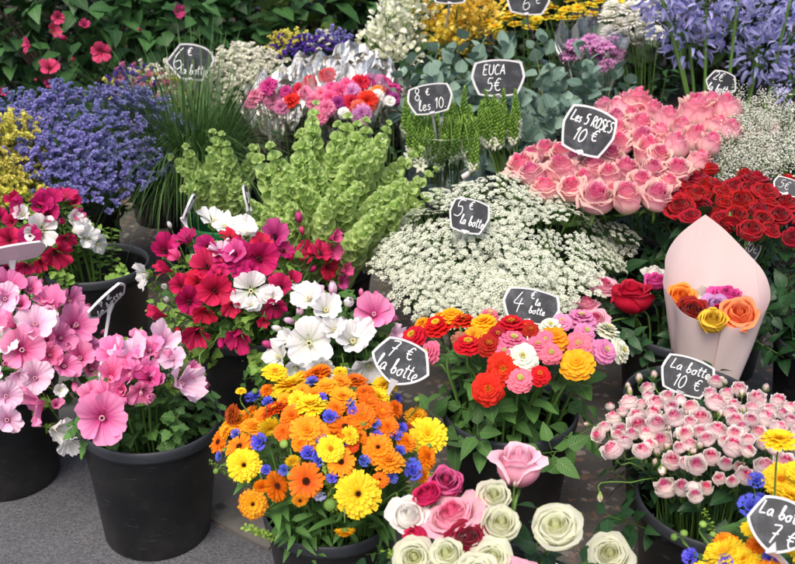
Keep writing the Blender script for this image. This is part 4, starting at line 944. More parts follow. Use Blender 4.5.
# ------------------------------------------------------------------ bells of Ireland
D = (-.23, 2.74, .755, .40, .44)
pts = [(300, 103), (292, 148), (322, 112), (345, 115), (375, 118), (395, 118), (352, 148), (318, 136), (370, 140), (400, 138), (415, 158), (425, 176), (335, 172), (310, 172), (385, 162), (270, 160), (285, 182), (250, 186), (355, 195), (330, 198), (303, 200), (380, 193), (405, 188), (262, 206), (345, 222), (365, 218), (315, 222), (290, 215), (275, 138), (332, 126), (360, 128), (410, 205), (395, 215), (280, 225), (340, 150), (268, 185), (320, 155)]
mass('B', pts, D, ['bells'], 'in the big green bunch', 'bells of Ireland of the big bunch', .90, .0036, jit=.13, sc_j=.18, tipoff=.30, lean=.15)
D = (-.6, 3.16, .62, .24, .42)
pts = [(213, 131), (240, 139), (184, 163), (256, 156), (226, 150), (198, 155), (206, 175), (234, 172), (250, 178), (192, 180), (222, 186), (186, 172), (180, 158), (190, 148), (228, 138)]
mass('B', pts, D, ['bells_small'], 'in the green bucket', 'bells of Ireland in the green bucket', .90, .0036, jit=.20, sc_j=.16, tipoff=.30, lean=.0)
# ------------------------------------------------------------------ statice
D = (-1.13, 3.28, .645, .50, .30)
pts = scatter(90, 140, 96, 50, 60, 13) + [(10, 105), (25, 112), (5, 118), (60, 98), (100, 92), (130, 95), (150, 110), (170, 130), (20, 130)]
mass('Sv', pts, D, ['statice', 'statice_left'], 'in the violet statice bunch', 'violet statice sprigs', 1.0, .0016, .5, .6, .35, tipoff=.085, zj=.02)
fill('thin', D, ['statice', 'statice_left'], 10, 'dark green stem under the violet statice', 'green stems of the violet statice', inner=.92)
D = (-1.36, 2.98, .63, .30, .34)
mass('Sy', scatter(10, 160, 36, 38, 26, 10), D, ['yellow_statice'], 'at the left edge', 'yellow statice sprigs', 1.05, .0016, .5, .6, .3, tipoff=.085)
fill('thin', D, ['yellow_statice'], 6, 'dark green stem under the yellow statice', 'green stems of the yellow statice', inner=.94)
D = (-.95, 3.93, .68, .36, .40)
for code, q in (('Sw', [(200, 72), (145, 72), (165, 78), (180, 90), (155, 95), (172, 100), (190, 84), (140, 85), (205, 95), (163, 70)]), ('Sd', [(115, 82), (125, 78), (135, 90), (120, 95), (150, 88), (160, 108), (140, 76), (130, 102)]), ('Sk', [(125, 74), (148, 86), (170, 90), (158, 82), (135, 84)]), ('Sy', [(150, 78), (112, 88), (138, 112), (185, 98), (175, 82)])):
    mass(code, q, D, ['mixed_statice'], 'in the mixed statice bunch', 'mixed statice sprigs below the hexagonal tag', .9, .0014, .5, .6, .3, tipoff=.085)
fill('thin', D, ['mixed_statice'], 7, 'dark green stem under the mixed statice', 'green stems of the mixed statice', inner=.92)
D = (-.62, 4.02, .70, .32, .46)
mass('Sw', scatter(240, 72, 36, 21, 26, 7) + [(215, 62), (230, 56), (250, 53), (265, 58), (275, 62)], D, ['white_statice'], 'in the white statice bunch', 'white statice sprigs', 1., .0014, .5, .6, .3, tipoff=.085)
fill('thin', D, ['white_statice'], 6, 'dark green stem under the white statice', 'green stems of the white statice', inner=.92)
D = (-.32, 4.2, .78, .34, .55)
for code, q in (('Sd', [(285, 47), (305, 44), (315, 42), (335, 44), (345, 47), (298, 48), (325, 46), (310, 50)]), ('Sv', [(333, 40), (340, 42), (320, 40)]), ('Sy', [(276, 44), (283, 40), (293, 38), (293, 44)]), ('Sw', [(318, 42), (325, 40)])):
    mass(code, q, D, ['statice_back'], 'behind the foil sleeves', 'statice sprigs behind the foil sleeves', .85, .0014, .5, .6, .3, tipoff=.085)
# ------------------------------------------------------------------ carnations
D = (-.2, 3.58, .69, .40, .45)
bunch('''267 84 22 Cmagenta; 254 93 20 Cspeckled; 262 96 18 Cspeckled; 273 100 20 Cspeckled; 290 98 20 Cred; 299 88 20 Cred; 304 91 18 Cpink; 326 73 20 Cred; 333 86 22 Chot; 341 90 22 Chot; 352 91 22 Clilac; 347 83 20 Chot; 367 100 26 Cred C; 352 101 22 Cred; 358 106 18 Ccoral; 362 112 24 Clilac C; 326 107 22 Cpink; 318 115 22 Cpink; 385 81 24 Cmagenta; 372 79 20 Cmagenta; 360 80 20 Cred; 377 89 16 Corange; 378 94 14 Cwhite; 390 100 14 Cwhite; 387 92 16 Cpurple; 396 98 16 Cpurple
280 106 18 Cspeckled; 310 80 16 Cred; 320 92 18 Cpink; 338 102 16 Cpurple; 285 90 16 Cmagenta; 250 101 16 Cspeckled; 344 112 14 Cwhite; 395 86 14 Cmagenta; 312 98 18 Cpink; 330 96 18 Chot''', D, ['carnation', 'carnation_right'], 'among the foil sleeves', 'carnations in the foil sleeves', sr=.0018, mul=.98)
fill('thin', (-.2, 3.56, .62, .34, .4), ['carnation', 'carnation_right'], 10, 'grey-green leafy stem under the carnations', 'leafy stems of the carnations', inner=.92)
# ------------------------------------------------------------------ star of Bethlehem in a clear vase
def glassy(name, rough=.03, tint=(.93, .97, .95, 1), fac=.16):
    t = NT(name); f = t.n('LayerWeight', {0: .25}).outputs[1]
    tr = t.n('BsdfTransparent', {0: tint}); g = t.n('BsdfGlossy', {0: (1, 1, 1, 1), 1: rough})
    m = t.n('MixShader', {0: t.math('ADD', t.math('MULTIPLY', f, .5), fac * .5), 1: tr.outputs[0], 2: g.outputs[0]})
    t.t.links.new(m.outputs[0], t.out.inputs[0]); return t.mat
CLEAR = glassy('clear_plastic'); CELLO = glassy('cellophane', .08, (.97, .975, .98, 1), .12)
B('stand', .15, 3.10, 'tall black tub standing under the clear vase', .16, .42); B('orni', .40, 3.14, 'tall black bucket of star of Bethlehem beside the clear vase', .13, .40)
e = empty('flower_vase', (.15, 3.10, .432)); g_ = MB(); g_.lathe([(.0, .004), (.125, .004), (.132, .012), (.142, .19), (.146, .195), (.139, .19), (.129, .014), (0, .012)], 48)
link('vessel', g_.mesh('vase_vessel', CLEAR), e); g_ = MB(); g_.prism([(-.018, -.012), (.018, -.012), (.018, .012), (-.018, .012)], -.0005, .0005)
link('paper_label', g_.mesh('sticker', plain('sticker_white', '#e8e8ea', .5)), e, (.066, -.124, .075), Quaternion((0, 0, 1), .48) @ Quaternion((0, 1, 0), -.35))
g_ = MB(); g_.lathe([(0, .09), (.132, .09)], 40); link('water', g_.mesh('water_surface', glassy('vase_water', .02, (.75, .85, .78, 1), .2)), e)
tagit(e, 'clear round vase with a small white sticker holding star of Bethlehem stems', 'vase')
BUCKETS['vase'] = (.15, 3.10, .135, .19 + .42, .45)
DO_ = (.15, 3.10, .77, .3, .55)
for row, (y0, n, Yr) in enumerate(((97, 6, 3.20), (104, 7, 3.14), (113, 7, 3.08), (121, 7, 3.02), (127, 5, 2.99))):
    for i in range(n):
        px = lerp(400 + row * 1.5, 487 - row, (i + .5) / n) + rs(-2.5, 2.5); p = at(px, y0 + rs(-7, 7), Yr)
        d = V(((p.x - .15) * .6 + rs(-.16, .16), (p.y - 3.1) * .3 + rs(-.14, .14), 1)).normalized()
        flower('O', p - d * .125, 0, d, BUCKETS['vase'], .0024, G_ORNI, 'in the clear vase', group='star of Bethlehem in the clear vase', scale=1., back=0)
for row, (y0, n, Yr) in enumerate(((92, 4, 3.22), (98, 4, 3.15), (106, 4, 3.09), (112, 3, 3.05))):
    for i in range(n):
        px = lerp(481, 520, (i + .5) / n) + rs(-2.5, 2.5); p = at(px, y0 + rs(-7, 7), Yr)
        d = V(((p.x - .38) * .7 + rs(-.16, .16), (p.y - 3.14) * .3 + rs(-.14, .14), 1)).normalized()
        flower('O', p - d * .125, 0, d, BUCKETS['orni'], .0024, G_ORNI, 'right of the clear vase', group='star of Bethlehem beside the clear vase', scale=1., back=0)
# ------------------------------------------------------------------ eucalyptus
EU = [euca(700 + i, [G_EUCA, G_EUST]) for i in range(5)]
D = (.43, 3.70, .80, .55, .45)
for (px, py) in [(400, 105), (383, 92), (408, 62), (428, 76), (447, 88), (470, 56), (430, 46), (500, 58), (520, 42), (545, 56), (562, 42), (582, 70), (600, 80), (616, 82), (530, 78), (555, 90), (577, 98), (540, 104), (560, 118), (525, 112), (592, 104), (480, 88), (452, 100), (602, 50), (465, 78), (522, 126), (415, 92), (515, 70), (568, 130), (395, 75), (420, 88), (440, 100), (460, 68), (490, 72), (505, 88), (535, 66), (548, 96), (570, 58), (588, 88), (606, 70), (500, 44), (485, 60), (535, 118), (552, 132), (430, 60)]:
    p = hit(px, py, D); b = min((BUCKETS[k_] for k_ in ('euca', 'euca_right')), key=lambda b: abs(b[0] - p.x))
    off = V((p.x - b[0], p.y - b[1], 0)); dn = off.normalized() * min(off.length * .6, b[2] * .7)
    p0 = V((b[0], b[1], .22)) + dn; d = p - p0; e = empty('eucalyptus_branch', p0); lv, stm = rnd.choice(EU); s_ = d.length / .42; q_ = orient(d.normalized(), rs(0, 6))
    link('leaves', lv, e, (0, 0, 0), q_, (1.2, 1.2, s_)); link('stem', stm, e, (0, 0, 0), q_, (1, 1, s_))
    REG.append((e, 'grey-green eucalyptus branch', 'behind the EUCA tag', p, 'eucalyptus_branch', 'eucalyptus branches'))
# ------------------------------------------------------------------ back row
def back(code, pts, Y, bks, ctx, group, dia=None, scale=None, sr=.002, fc='s', Yj=.12, **k):
    for (px, py) in pts:
        p = at(px, py, Y + rs(-Yj, Yj)); bk = min((BUCKETS[b] for b in bks), key=lambda b: (b[0] - p.x) ** 2 + (b[1] - p.y) ** 2)
        n = V(((p.x - bk[0]) * 2, (p.y - bk[1]) * 2, 1)).normalized()
        flower(code, p, (dia or 0) * depth(p) / F, facing(p, n, fc), bk, sr, G_STEM, ctx, group=group, scale=scale, **k)
back('F', [(380, 40), (394, 28), (405, 48), (384, 55), (400, 12), (412, 22), (420, 8), (374, 45), (408, 36), (393, 62), (415, -4), (402, 58), (388, 20)], 4.15, ['freesia'], 'before the dark hedge', 'white freesias', scale=.9, back=.03)
back('A', [(428, 18), (440, 30), (455, 14), (468, 25), (480, 16), (446, 44), (430, 36), (460, 38), (474, 40), (490, 10), (452, 52), (470, 6), (440, 4), (486, 30)], 4.3, ['alstro'], 'below the cut-off price tag', 'golden alstroemerias', scale=.9, back=.03)
back('Y', [(495, 27), (505, 19), (515, 24), (525, 17), (536, 20), (541, 11), (500, 34), (488, 22), (512, 14), (530, 28), (546, 18)], 4.25, ['chrys'], 'below the tag marked 6', 'yellow chrysanthemums, near bunch', dia=17)
back('Y', [(552, 8), (565, 10), (578, 8), (590, 5), (600, 2), (610, 8), (560, 18), (545, 4), (572, 0), (586, -6), (605, -6), (618, 2), (575, 18), (592, 14)], 4.55, ['chrys_right'], 'in the far bunch', 'yellow chrysanthemums, far bunch', dia=17)
back('Clilac', [(576, 42), (590, 38), (604, 44), (613, 54), (598, 55), (584, 52), (594, 47), (610, 36), (572, 52), (606, 62)], 3.95, ['pinkcarn'], 'before the white chrysanthemums', 'lilac-pink carnations', dia=22)
back('W', [(607, 18), (618, 11), (630, 9), (642, 8), (653, 17), (645, 27), (632, 22), (620, 25), (610, 32), (640, 40), (655, 34), (625, 37), (612, 8), (652, 4), (634, -2)], 4.1, ['whitechrys'], 'beside the agapanthus', 'white chrysanthemums', dia=22)
back('G', [(674, 22), (706, 6), (690, 44), (735, 28), (764, 12), (790, 40), (758, 58), (798, 82), (662, -6), (738, -10), (792, 0)], 3.65, ['agap', 'agap_right'], 'before the dark hedge', 'agapanthus umbels', scale=.88, sr=.006, back=.01, Yj=.15)
D = (1.0, 4.1, .62, .42, .42)
fill('thin', D, ['whitechrys', 'pinkcarn'], 10, 'dark leafy stem below the white chrysanthemums', 'leafy stems of the white chrysanthemums', inner=1.)
fill('thin', (.5, 4.35, .72, .55, .5), ['alstro', 'chrys', 'chrys_right'], 14, 'dark leafy stem among the yellow flowers', 'leafy stems of the yellow flowers', inner=1.)
fill('rose', (.03, 4.2, .74, .25, .5), ['freesia'], 8, 'green leafy stem among the white freesias', 'leafy stems of the white freesias', inner=1.)
# ------------------------------------------------------------------ pink and red roses
D = (.68, 2.90, .72, .50, .47)
bunch('''521 162 36 RP; 530 170 30 RP; 545 148 30 RP; 562 151 30 RP; 561 164 34 RP; 545 185 32 RP; 572 185 32 RP; 597 193 38 RP; 594 163 34 RP; 604 105 26 RP; 617 106 26 RP; 624 99 24 RP; 619 140 28 RP; 612 152 26 RP; 638 99 42 RP; 616 116 26 RP; 631 115 28 RP; 641 122 34 RP; 668 116 33 RP; 696 106 42 RP; 727 104 35 RP; 643 136 34 RP; 650 147 38 RP; 676 142 33 RP; 697 135 35 RP; 617 128 28 RP; 627 167 35 RP; 653 168 29 RP; 678 166 31 RP; 627 193 36 RP; 658 192 34 RP; 732 127 26 RP; 583 140 28 RP; 660 130 28 RP; 600 130 26 RP; 575 158 26 RP; 608 172 28 RP; 642 178 28 RP; 660 152 26 RP; 718 122 28 RP; 711 140 28 RP; 700 158 28 RP; 682 124 26 RP; 532 154 26 RP; 670 180 24 RP; 614 190 26 RP; 655 108 28 RP; 712 100 26 RP; 584 176 26 RP''', D, ['pinkrose', 'pinkrose_right'], 'in the pink rose display', 'pink roses of the large display', sr=.0034, leaf='rose', nleaf=1, leaf_lo=.6, leaf_hi=.8, dface='s', mul=1.19)
bunch('769 126 26 RP C 2.98; 768 147 16 RP C 2.96; 752 135 18 RP C 3.0', None, ['gyp'], 'among the gypsophila', 'pink roses in the gypsophila', sr=.003)
fill('rose', (.68, 2.86, .56, .44, .42), ['pinkrose', 'pinkrose_right'], 14, 'dark rose stem with leaves under the pink roses', 'leafy stems of the pink roses', inner=.95)
D = (.92, 2.60, .645, .37, .45)
bunch('''708 166 26 RR; 697 175 24 RR; 682 184 27 RR; 706 183 28 RR; 669 196 22 RR l; 699 192 28 RR; 679 204 30 RR C; 700 213 30 RR l; 715 214 26 RR; 724 201 22 RR; 736 184 27 RR; 756 175 27 RR; 741 198 30 RR; 752 185 25 RR; 766 189 27 RR; 737 214 29 RR C; 760 208 27 RR; 763 218 25 RR C; 751 228 33 RR C; 780 214 29 RR C; 786 200 28 RR; 788 178 22 RR; 793 236 28 RR C; 701 229 22 RR d; 780 190 24 RR; 717 183 16 RR; 724 190 20 RR; 690 196 20 RR; 770 200 20 RR; 722 216 20 RR; 800 190 26 RR; 808 205 26 RR; 690 214 20 RR; 745 172 20 RR; 730 226 22 RR d; 805 222 26 RR; 772 228 20 RR''', D, ['redrose'], 'in the red rose display', 'red roses of the display', mul=1.08, sr=.003, leaf='rose', nleaf=1, dface='s', leaf_lo=.65, leaf_hi=.85)
fill('rose', (.92, 2.58, .56, .38, .34), ['redrose'], 20, 'dark rose stem with glossy leaves under the red roses', 'leafy stems of the red roses', inner=.95)
fill('rose', (1.12, 2.3, .52, .30, .28), ['rose_leaf'], 16, 'dark glossy rose stem beside the paper cone', 'leafy stems right of the paper cone', inner=.95)
D = (1.12, 2.98, .72, .42, .45)
pts = scatter(742, 142, 52, 36, 44, 8) + [(722, 106), (720, 115), (726, 98), (690, 168), (684, 176), (700, 160), (708, 152), (760, 108), (775, 112), (785, 104), (793, 120), (755, 115), (780, 160), (790, 170), (765, 165), (735, 165), (800, 140), (705, 140)]
mass('Y0', pts, D, ['gyp'], 'in the gypsophila bunch', 'gypsophila sprays', .62, .0012, .3, .8, .3, .0, tipoff=.13)
# ------------------------------------------------------------------ paper cone with its roses
def paper_mat(name, c, c2, trans=.45, rough=.5):
    t = NT(name); pos = t.n('TexCoord').outputs['Object']; nz = t.noise(pos, 7., 3.); fb = t.noise(pos, 220., 3.)
    ve = t.n('TexVoronoi', {'Vector': t.n('Mapping', {0: pos, 2: (.5, .3, .7), 3: (1., 1., .45)}).outputs[0], 'Scale': 8.}, feature='DISTANCE_TO_EDGE').outputs['Distance']
    return t.shade(t.mix(nz, srgb(c), srgb(c2)), rough, trans, t.math('ADD', t.math('ADD', nz, t.math('MULTIPLY', t.sstep(ve, 0., .03), .38)), t.math('MULTIPLY', fb, .15)), .3, .3, bd=.004)
def sleeve(x, y, z0, r0, zf, zb, r1, pw, flare, crump, seed, nu=72, nv=18, yaw=0., thick=.0006, tip=0.):
    mb = MB(); off = V((seed * 3.7, 0, 0))
    def pt(s, t, dr=0.):
        th = s * PI * 1.04; q = 1 - abs(s)
        zt = zf + (zb - zf) * q ** pw
        z = lerp(z0, zt, t); r = r0 + (r1 - r0) * ((z - z0) / (zf - z0)) ** .85 + max(0, z - zf) * flare
        a = th + yaw
        wr = noise.noise(V((math.cos(th) * 2.2, math.sin(th) * 2.2, z * 5)) + off) * crump
        if crump > .02: wr += (abs(noise.noise(V((math.cos(th) * 7, math.sin(th) * 7, z * 9)) + off)) - .2) * crump * .8; z += noise.noise(V((th * 4, seed, 1))) * crump * t * 2.2
        r = r + wr + dr + .004 * s
        return (r * math.sin(a), r * math.cos(a) + tip * max(0, z - zf), z)
    mb.grid(lambda s, t: pt(s, t), nu, nv); mb.grid(lambda s, t: pt(-s, t, -thick) if False else pt(s, t, -thick), nu, nv)
    return mb
PAPER = paper_mat('pink_white_paper', '#f9eeea', '#f4e3e5')
CX, CY = .767, 2.19
e = empty('paper_cone', (CX, CY, .12)); m_ = sleeve(0, 0, .0, .052, .308, .490, .112, 1.95, .08, .010, 1.)
link('wrapping_paper', m_.mesh('paper_sheet', PAPER), e)
tagit(e, 'pale pink paper cone with a tall pointed back wrapping mixed roses', 'paper cone')
BUCKETS['paper'] = (CX, CY, .055, .24, .14)
bunch('682 296 31 RO C 2.18; 703 291 25 RW C 2.24; 729 294 33 RF s 2.24; 693 309 31 RD C 2.155; 717 303 22 RV C 2.19; 713 318 30 RY C 2.155; 739 312 38 RK C 2.18; 704 302 20 RW s 2.22; 721 310 18 RH C 2.18', None, ['paper'], 'in the paper cone', 'roses in the paper cone', mul=1.28, sr=.003, variant=None)
# ------------------------------------------------------------------ foil sleeves
tf = NT('silver_foil'); pf = tf.n('TexCoord').outputs['Object']
FOIL = tf.shade(tf.mix(tf.noise(pf, 9., 2.), srgb('#b4b2ae'), srgb('#e6e4e0')), .20, 0., tf.noise(pf, 20., 3., .5), .35, .5, metal=.95, bd=.02)
for i, (px, py, Y, zf, zb, r1, lab) in enumerate(((272, 66, 3.62, .46, .66, .09, 'left'), (300, 56, 3.78, .46, .705, .09, 'rear'), (327, 52, 3.74, .46, .705, .085, 'middle'), (352, 46, 3.80, .46, .735, .09, 'tall pointed'), (374, 60, 3.74, .46, .69, .09, 'right-hand'))):
    p = at(px, py, Y); p.z = .30; e = empty('foil_sleeve', p)
    link('foil_sheet', sleeve(0, 0, .0, .03, zf - .30, zb - .30, r1, 1.0, .10, .034, 3. + i * 2.3, 64, 18).mesh('foil', FOIL, False), e)
    tagit(e, {'left': 'crumpled silver foil sleeve behind the magenta speckled carnations', 'rear': 'crumpled silver foil sleeve standing second from the white statice', 'middle': 'crumpled silver foil sleeve in the middle behind the hot pink carnations', 'tall pointed': 'tallest silver foil sleeve with a pointed shiny top', 'right-hand': 'silver foil sleeve nearest the white freesias'}[lab], 'foil sleeve', 'silver foil sleeves')
for (px, py, Y, lab) in ((345, 100, 3.46, 'clear cellophane sleeve round the hot pink and lilac carnations'), (590, 52, 3.9, 'clear cellophane sleeve round the lilac-pink carnations')):
    p = at(px, py, Y); z1 = p.z; p.z = .34; e = empty('cellophane_sleeve', p)
    link('film', sleeve(0, 0, .0, .03, z1 - .36, z1 - .24, .12, 1., .2, .03, 11. + px, 48, 12).mesh('cellophane_film', CELLO), e); tagit(e, lab, 'cellophane')
# ------------------------------------------------------------------ wispy grass
rnd.seed(77); gm = MB()
for i in range(2300):
    a = rs(0, 2 * PI); d = V((math.cos(a), math.sin(a), 0)); r0 = rs(0, .10); L = rs(.38, .70); drop = rs(.1, 1.35) ; out = rs(.12, .70)
    if rnd.random() < .5: a = rs(2.7, 5.4); d = V((math.cos(a), math.sin(a), 0)); drop = rs(.5, 1.6); out = rs(.35, .95)
    pts = []
    for j in range(9):
        t = j / 8; pts.append(V((0, 0, .24)) + d * (r0 + L * out * t ** 1.15) + V((0, 0, L * (t - drop * .62 * t ** 2.4))) + V((.012 * math.sin(i + t * 4), .012 * math.cos(i * 2 + t * 3), 0)))
    sd = V((-d.y, d.x, 0)); w = rs(.0015, .0030)
    def fn(s, t, pts=pts, sd=sd, w=w):
        p = pts[min(8, int(round(t * 8)))]; return p + sd * (s * w * (1 - t ** 3) + .0) + V((0, 0, .0004 * abs(s)))
    gm.grid(fn, 1, 8, i)
e = empty('ornamental_grass', (-.73, 3.46, .02)); link('blades', gm.mesh('grass_blades', G_GRASS), e); tagit(e, 'tuft of long thin arching dark green grass before the mixed statice', 'grass plant', None, 'thing')
# ------------------------------------------------------------------ shrubs and hedge behind
def shrub(name, c, rad, n, L, W, mat, seed, label, group=None, gap=.42, roundness=.6, trunks=5, droop=.3, zmin=.02):
    rnd.seed(seed); mb = MB(); cx, cy, cz = c; e = empty(name, (cx, cy, .0))
    for i in range(n):
        while True:
            d = V((rnd.gauss(0, 1), rnd.gauss(0, 1), rnd.gauss(0, 1)))
            if d.length < .1: continue
            d.normalize()
            q = rs(.62, 1.0) ** .6; p = V((d.x * rad[0] * q, d.y * rad[1] * q, cz + d.z * rad[2] * q))
            nz = noise.noise(p * 3.1 + V((seed, 0, 0)))
            p += d * nz * .16
            if p.z > zmin and nz > -gap: break
        l = L * rs(.6, 1.2); dd = (d * .7 + V((rs(-1, 1), rs(-1, 1), rs(-.9, .5)))).normalized()
        mb.grid(leaf_fn(l, W * l / L, rs(-.1, .5) + droop * .5, rs(.05, .3), roundness), 2, 3, i, 0, 0, frame(p, dd, rs(-.8, .8)))
    link('foliage', mb.mesh('leaves', mat), e)
    tb = MB()
    for i in range(trunks):
        d = rdir(1.1); tb.tube(smooth_path([(d.x * .05, d.y * .05, 0), (d.x * .2 * rad[0], d.y * .2 * rad[1], cz * .6), (d.x * rad[0] * .8, d.y * rad[1] * .8, cz + rad[2] * .4)], 4), [.018, .017, .016, .014, .012, .010, .008, .006, .004], 6)
    link('stems', tb.mesh('branches', WOODY), e); tagit(e, label, 'shrub', group); return e
G_HDG = leaf_mat('hedge_leaf', '#16260f', '#2b431f', '#38522a', .12, .4); G_SHR = leaf_mat('shrub_leaf', '#27492a', '#46703c', '#628452', .18, .38); G_BIG = leaf_mat('broad_leaf', '#3c5f2a', '#6f8e3e', '#86a152', .25, .45); G_CON = leaf_mat('conifer_needle', '#131f10', '#22331a', None, .05, .5)
sh = shrub('mandevilla_shrub', (-1.50, 4.62, .60), (.85, .42, .56), 2000, .095, .034, G_SHR, 801, 'dense green shrub with deep pink trumpet flowers behind the violet statice')
MF = [mallow(811, [MAND], .62, .3, 1.35, .25, .05), mallow(812, [MAND], .6, .3, 1.4, .7, .05)]; MBd = mallow_bud(813, [MAND, G_SHR])
for i, (px, py, sz, Y, bud) in enumerate(((50, 68, 24, 4.05, 0), (49, 84, 15, 4.05, 0), (28, 46, 20, 4.08, 0), (52, 31, 24, 4.1, 0), (58, 18, 16, 4.12, 0), (85, 26, 18, 4.1, 0), (101, 52, 25, 4.06, 0), (64, 38, 16, 4.08, 1), (178, 12, 17, 4.2, 0), (4, 92, 15, 4.0, 0), (73, 60, 12, 4.05, 1), (36, 80, 9, 4.04, 1), (140, 30, 8, 4.15, 1))):
    p = at(px, py, Y); d = facing(p, V((0, -1, .3)), 'Cclrc'[i % 5])
    f_ = link('bud' if bud else 'flower', MBd if bud else MF[i % 2], sh, p - sh.location, orient(d, rs(0, 6)), sz * .85 * depth(p) / F / 2)
shrub('broadleaf_shrub', (-.62, 5.0, .58), (.75, .42, .58), 1300, .125, .048, G_SHR, 802, 'dark green broad-leaved shrub behind the white statice', roundness=.7)
shrub('yellow_green_shrub', (-.30, 4.95, .62), (.30, .25, .36), 90, .17, .068, G_BIG, 803, 'pale yellow-green plant with large drooping leaves behind the foil sleeves', roundness=.75, gap=.6)
shrub('conifer_shrub', (.0, 5.15, .55), (.42, .35, .60), 3200, .035, .004, G_CON, 804, 'dark dense conifer behind the white freesias', gap=.6)
for i, (x, lab) in enumerate(((-2.7, 'section of dark hedge beyond the left edge of the mandevilla shrub'), (-1.35, 'section of dark hedge behind the mandevilla shrub'), (.1, 'section of dark hedge behind the conifer'), (1.5, 'section of dark hedge behind the agapanthus'), (2.9, 'section of dark hedge at the right edge'))):
    shrub('hedge', (x, 6.15, .72), (.95, .5, .74), 2600, .085, .034, G_HDG, 820 + i, lab, 'dark hedge along the back', gap=.7)
# ------------------------------------------------------------------ price tags with chalk writing
ts = NT('slate_face'); tp = ts.n('NewGeometry').outputs['Position']
SLATE = ts.shade(ts.mix(ts.math('MULTIPLY', ts.sstep(ts.noise(tp, 26., 4., .65), .42, .75), .45), srgb('#22262d'), srgb('#6d727a')), .55, 0., ts.noise(tp, 300., 2.), .1, .4); TAGW = plain('white_tag_plastic', '#d6d6da', .35, .05, 40., .1); CHALK = plain('white_chalk', '#eef0f2', .8, .03)
GL = {
 'l': (.30, [[(0, .12), (.16, .55), (.24, .95), (.15, 1.), (.08, .65), (.1, .12), (.18, .0), (.32, .12)]]),
 'a': (.50, [[(.42, .42), (.24, .5), (.05, .28), (.1, .03), (.28, .08), (.42, .42), (.40, .08), (.52, .06)]]),
 'b': (.46, [[(0, .12), (.16, .6), (.22, 1.), (.12, .98), (.08, .5), (.1, .05), (.28, .02), (.4, .25), (.28, .44), (.16, .3)]]),
 'o': (.46, [[(.25, .48), (.06, .34), (.06, .1), (.22, 0), (.38, .15), (.36, .38), (.25, .48), (.48, .42)]]),
 't': (.34, [[(.2, .92), (.14, .4), (.16, .05), (.34, .08)], [(0, .62), (.36, .66)]]),
 'e': (.42, [[(.04, .2), (.28, .28), (.34, .44), (.2, .5), (.06, .3), (.1, .04), (.26, 0), (.44, .12)]]),
 's': (.36, [[(.32, .46), (.14, .48), (.12, .32), (.28, .2), (.24, .02), (.02, .04)]]),
 'L': (.50, [[(.14, 1), (.07, .5), (.02, .02), (.2, .03), (.48, .08)]]),
 'R': (.55, [[(.05, 0), (.08, .5), (.08, .98)], [(.08, .98), (.4, .95), (.42, .65), (.1, .5)], [(.1, .5), (.28, .3), (.5, 0)]]),
 'O': (.58, [[(.28, 1), (.06, .75), (.05, .25), (.26, 0), (.5, .25), (.5, .75), (.28, 1)]]),
 'S': (.50, [[(.44, .9), (.2, 1), (.06, .75), (.38, .45), (.4, .12), (.18, 0), (.02, .1)]]),
 'E': (.50, [[(.45, .98), (.08, .98), (.06, .5), (.05, .02), (.45, .0)], [(.06, .52), (.36, .52)]]),
 'U': (.55, [[(.05, 1), (.05, .3), (.2, 0), (.42, .1), (.48, .4), (.48, 1)]]),
 'C': (.50, [[(.46, .85), (.26, 1), (.06, .7), (.06, .25), (.24, 0), (.46, .12)]]),
 'A': (.58, [[(.02, 0), (.16, .55), (.28, 1)], [(.28, 1), (.4, .5), (.52, 0)], [(.12, .38), (.46, .38)]]),
 '1': (.28, [[(.02, .72), (.2, 1), (.16, .5), (.14, 0)]]),
 '0': (.50, [[(.26, 1), (.06, .7), (.06, .22), (.24, 0), (.44, .26), (.44, .72), (.26, 1)]]),
 '2': (.50, [[(.04, .8), (.24, 1), (.42, .75), (.24, .38), (.02, .02), (.48, .06)]]),
 '4': (.55, [[(.3, 1), (.14, .65), (.02, .38), (.3, .36), (.54, .4)], [(.38, .68), (.34, .3), (.32, -.1)]]),
 '5': (.50, [[(.46, .98), (.14, .95), (.1, .58), (.34, .6), (.44, .3), (.28, .02), (.02, .06)]]),
 '6': (.48, [[(.4, 1), (.14, .65), (.04, .25), (.2, 0), (.42, .18), (.3, .42), (.08, .3)]]),
 '7': (.50, [[(.02, .92), (.24, .98), (.46, .96), (.3, .5), (.16, -.05)], [(.1, .48), (.44, .54)]]),
 '8': (.48, [[(.26, .52), (.08, .75), (.24, 1), (.42, .78), (.26, .52), (.06, .25), (.24, 0), (.44, .24), (.26, .52)]]),
 '€': (.60, [[(.54, .85), (.34, .95), (.14, .6), (.18, .15), (.4, .02), (.56, .14)], [(0, .6), (.42, .62)], [(0, .4), (.4, .42)]]),
 '.': (.2, [[(.05, .02), (.09, .05), (.06, .06)]]), ' ': (.34, [])}
def writing(lines, W, Hh):
    mb = MB()
    for (txt, x0, z0, h, sl) in lines:
        x = x0 * W; z = z0 * Hh; hh = h * Hh
        tw = sum(GL[c][0] * hh + hh * .05 for c in txt); lim = (.41 if z0 > -.3 else .34) * W - x
        hx = min(1., lim / tw)
        for ch in txt:
            w, strokes = GL[ch]
            for st in strokes:
                p = smooth_path([(x + a * hh * .95 * hx + b * hh * .12 * hx, 0, z + b * hh + (x - x0 * W) * sl) for a, b in st], 4)
                mb.tube(p, Hh * .016, 5, 0, 0, 0, True)
            x += (w * hh + hh * .05) * hx
    return mb
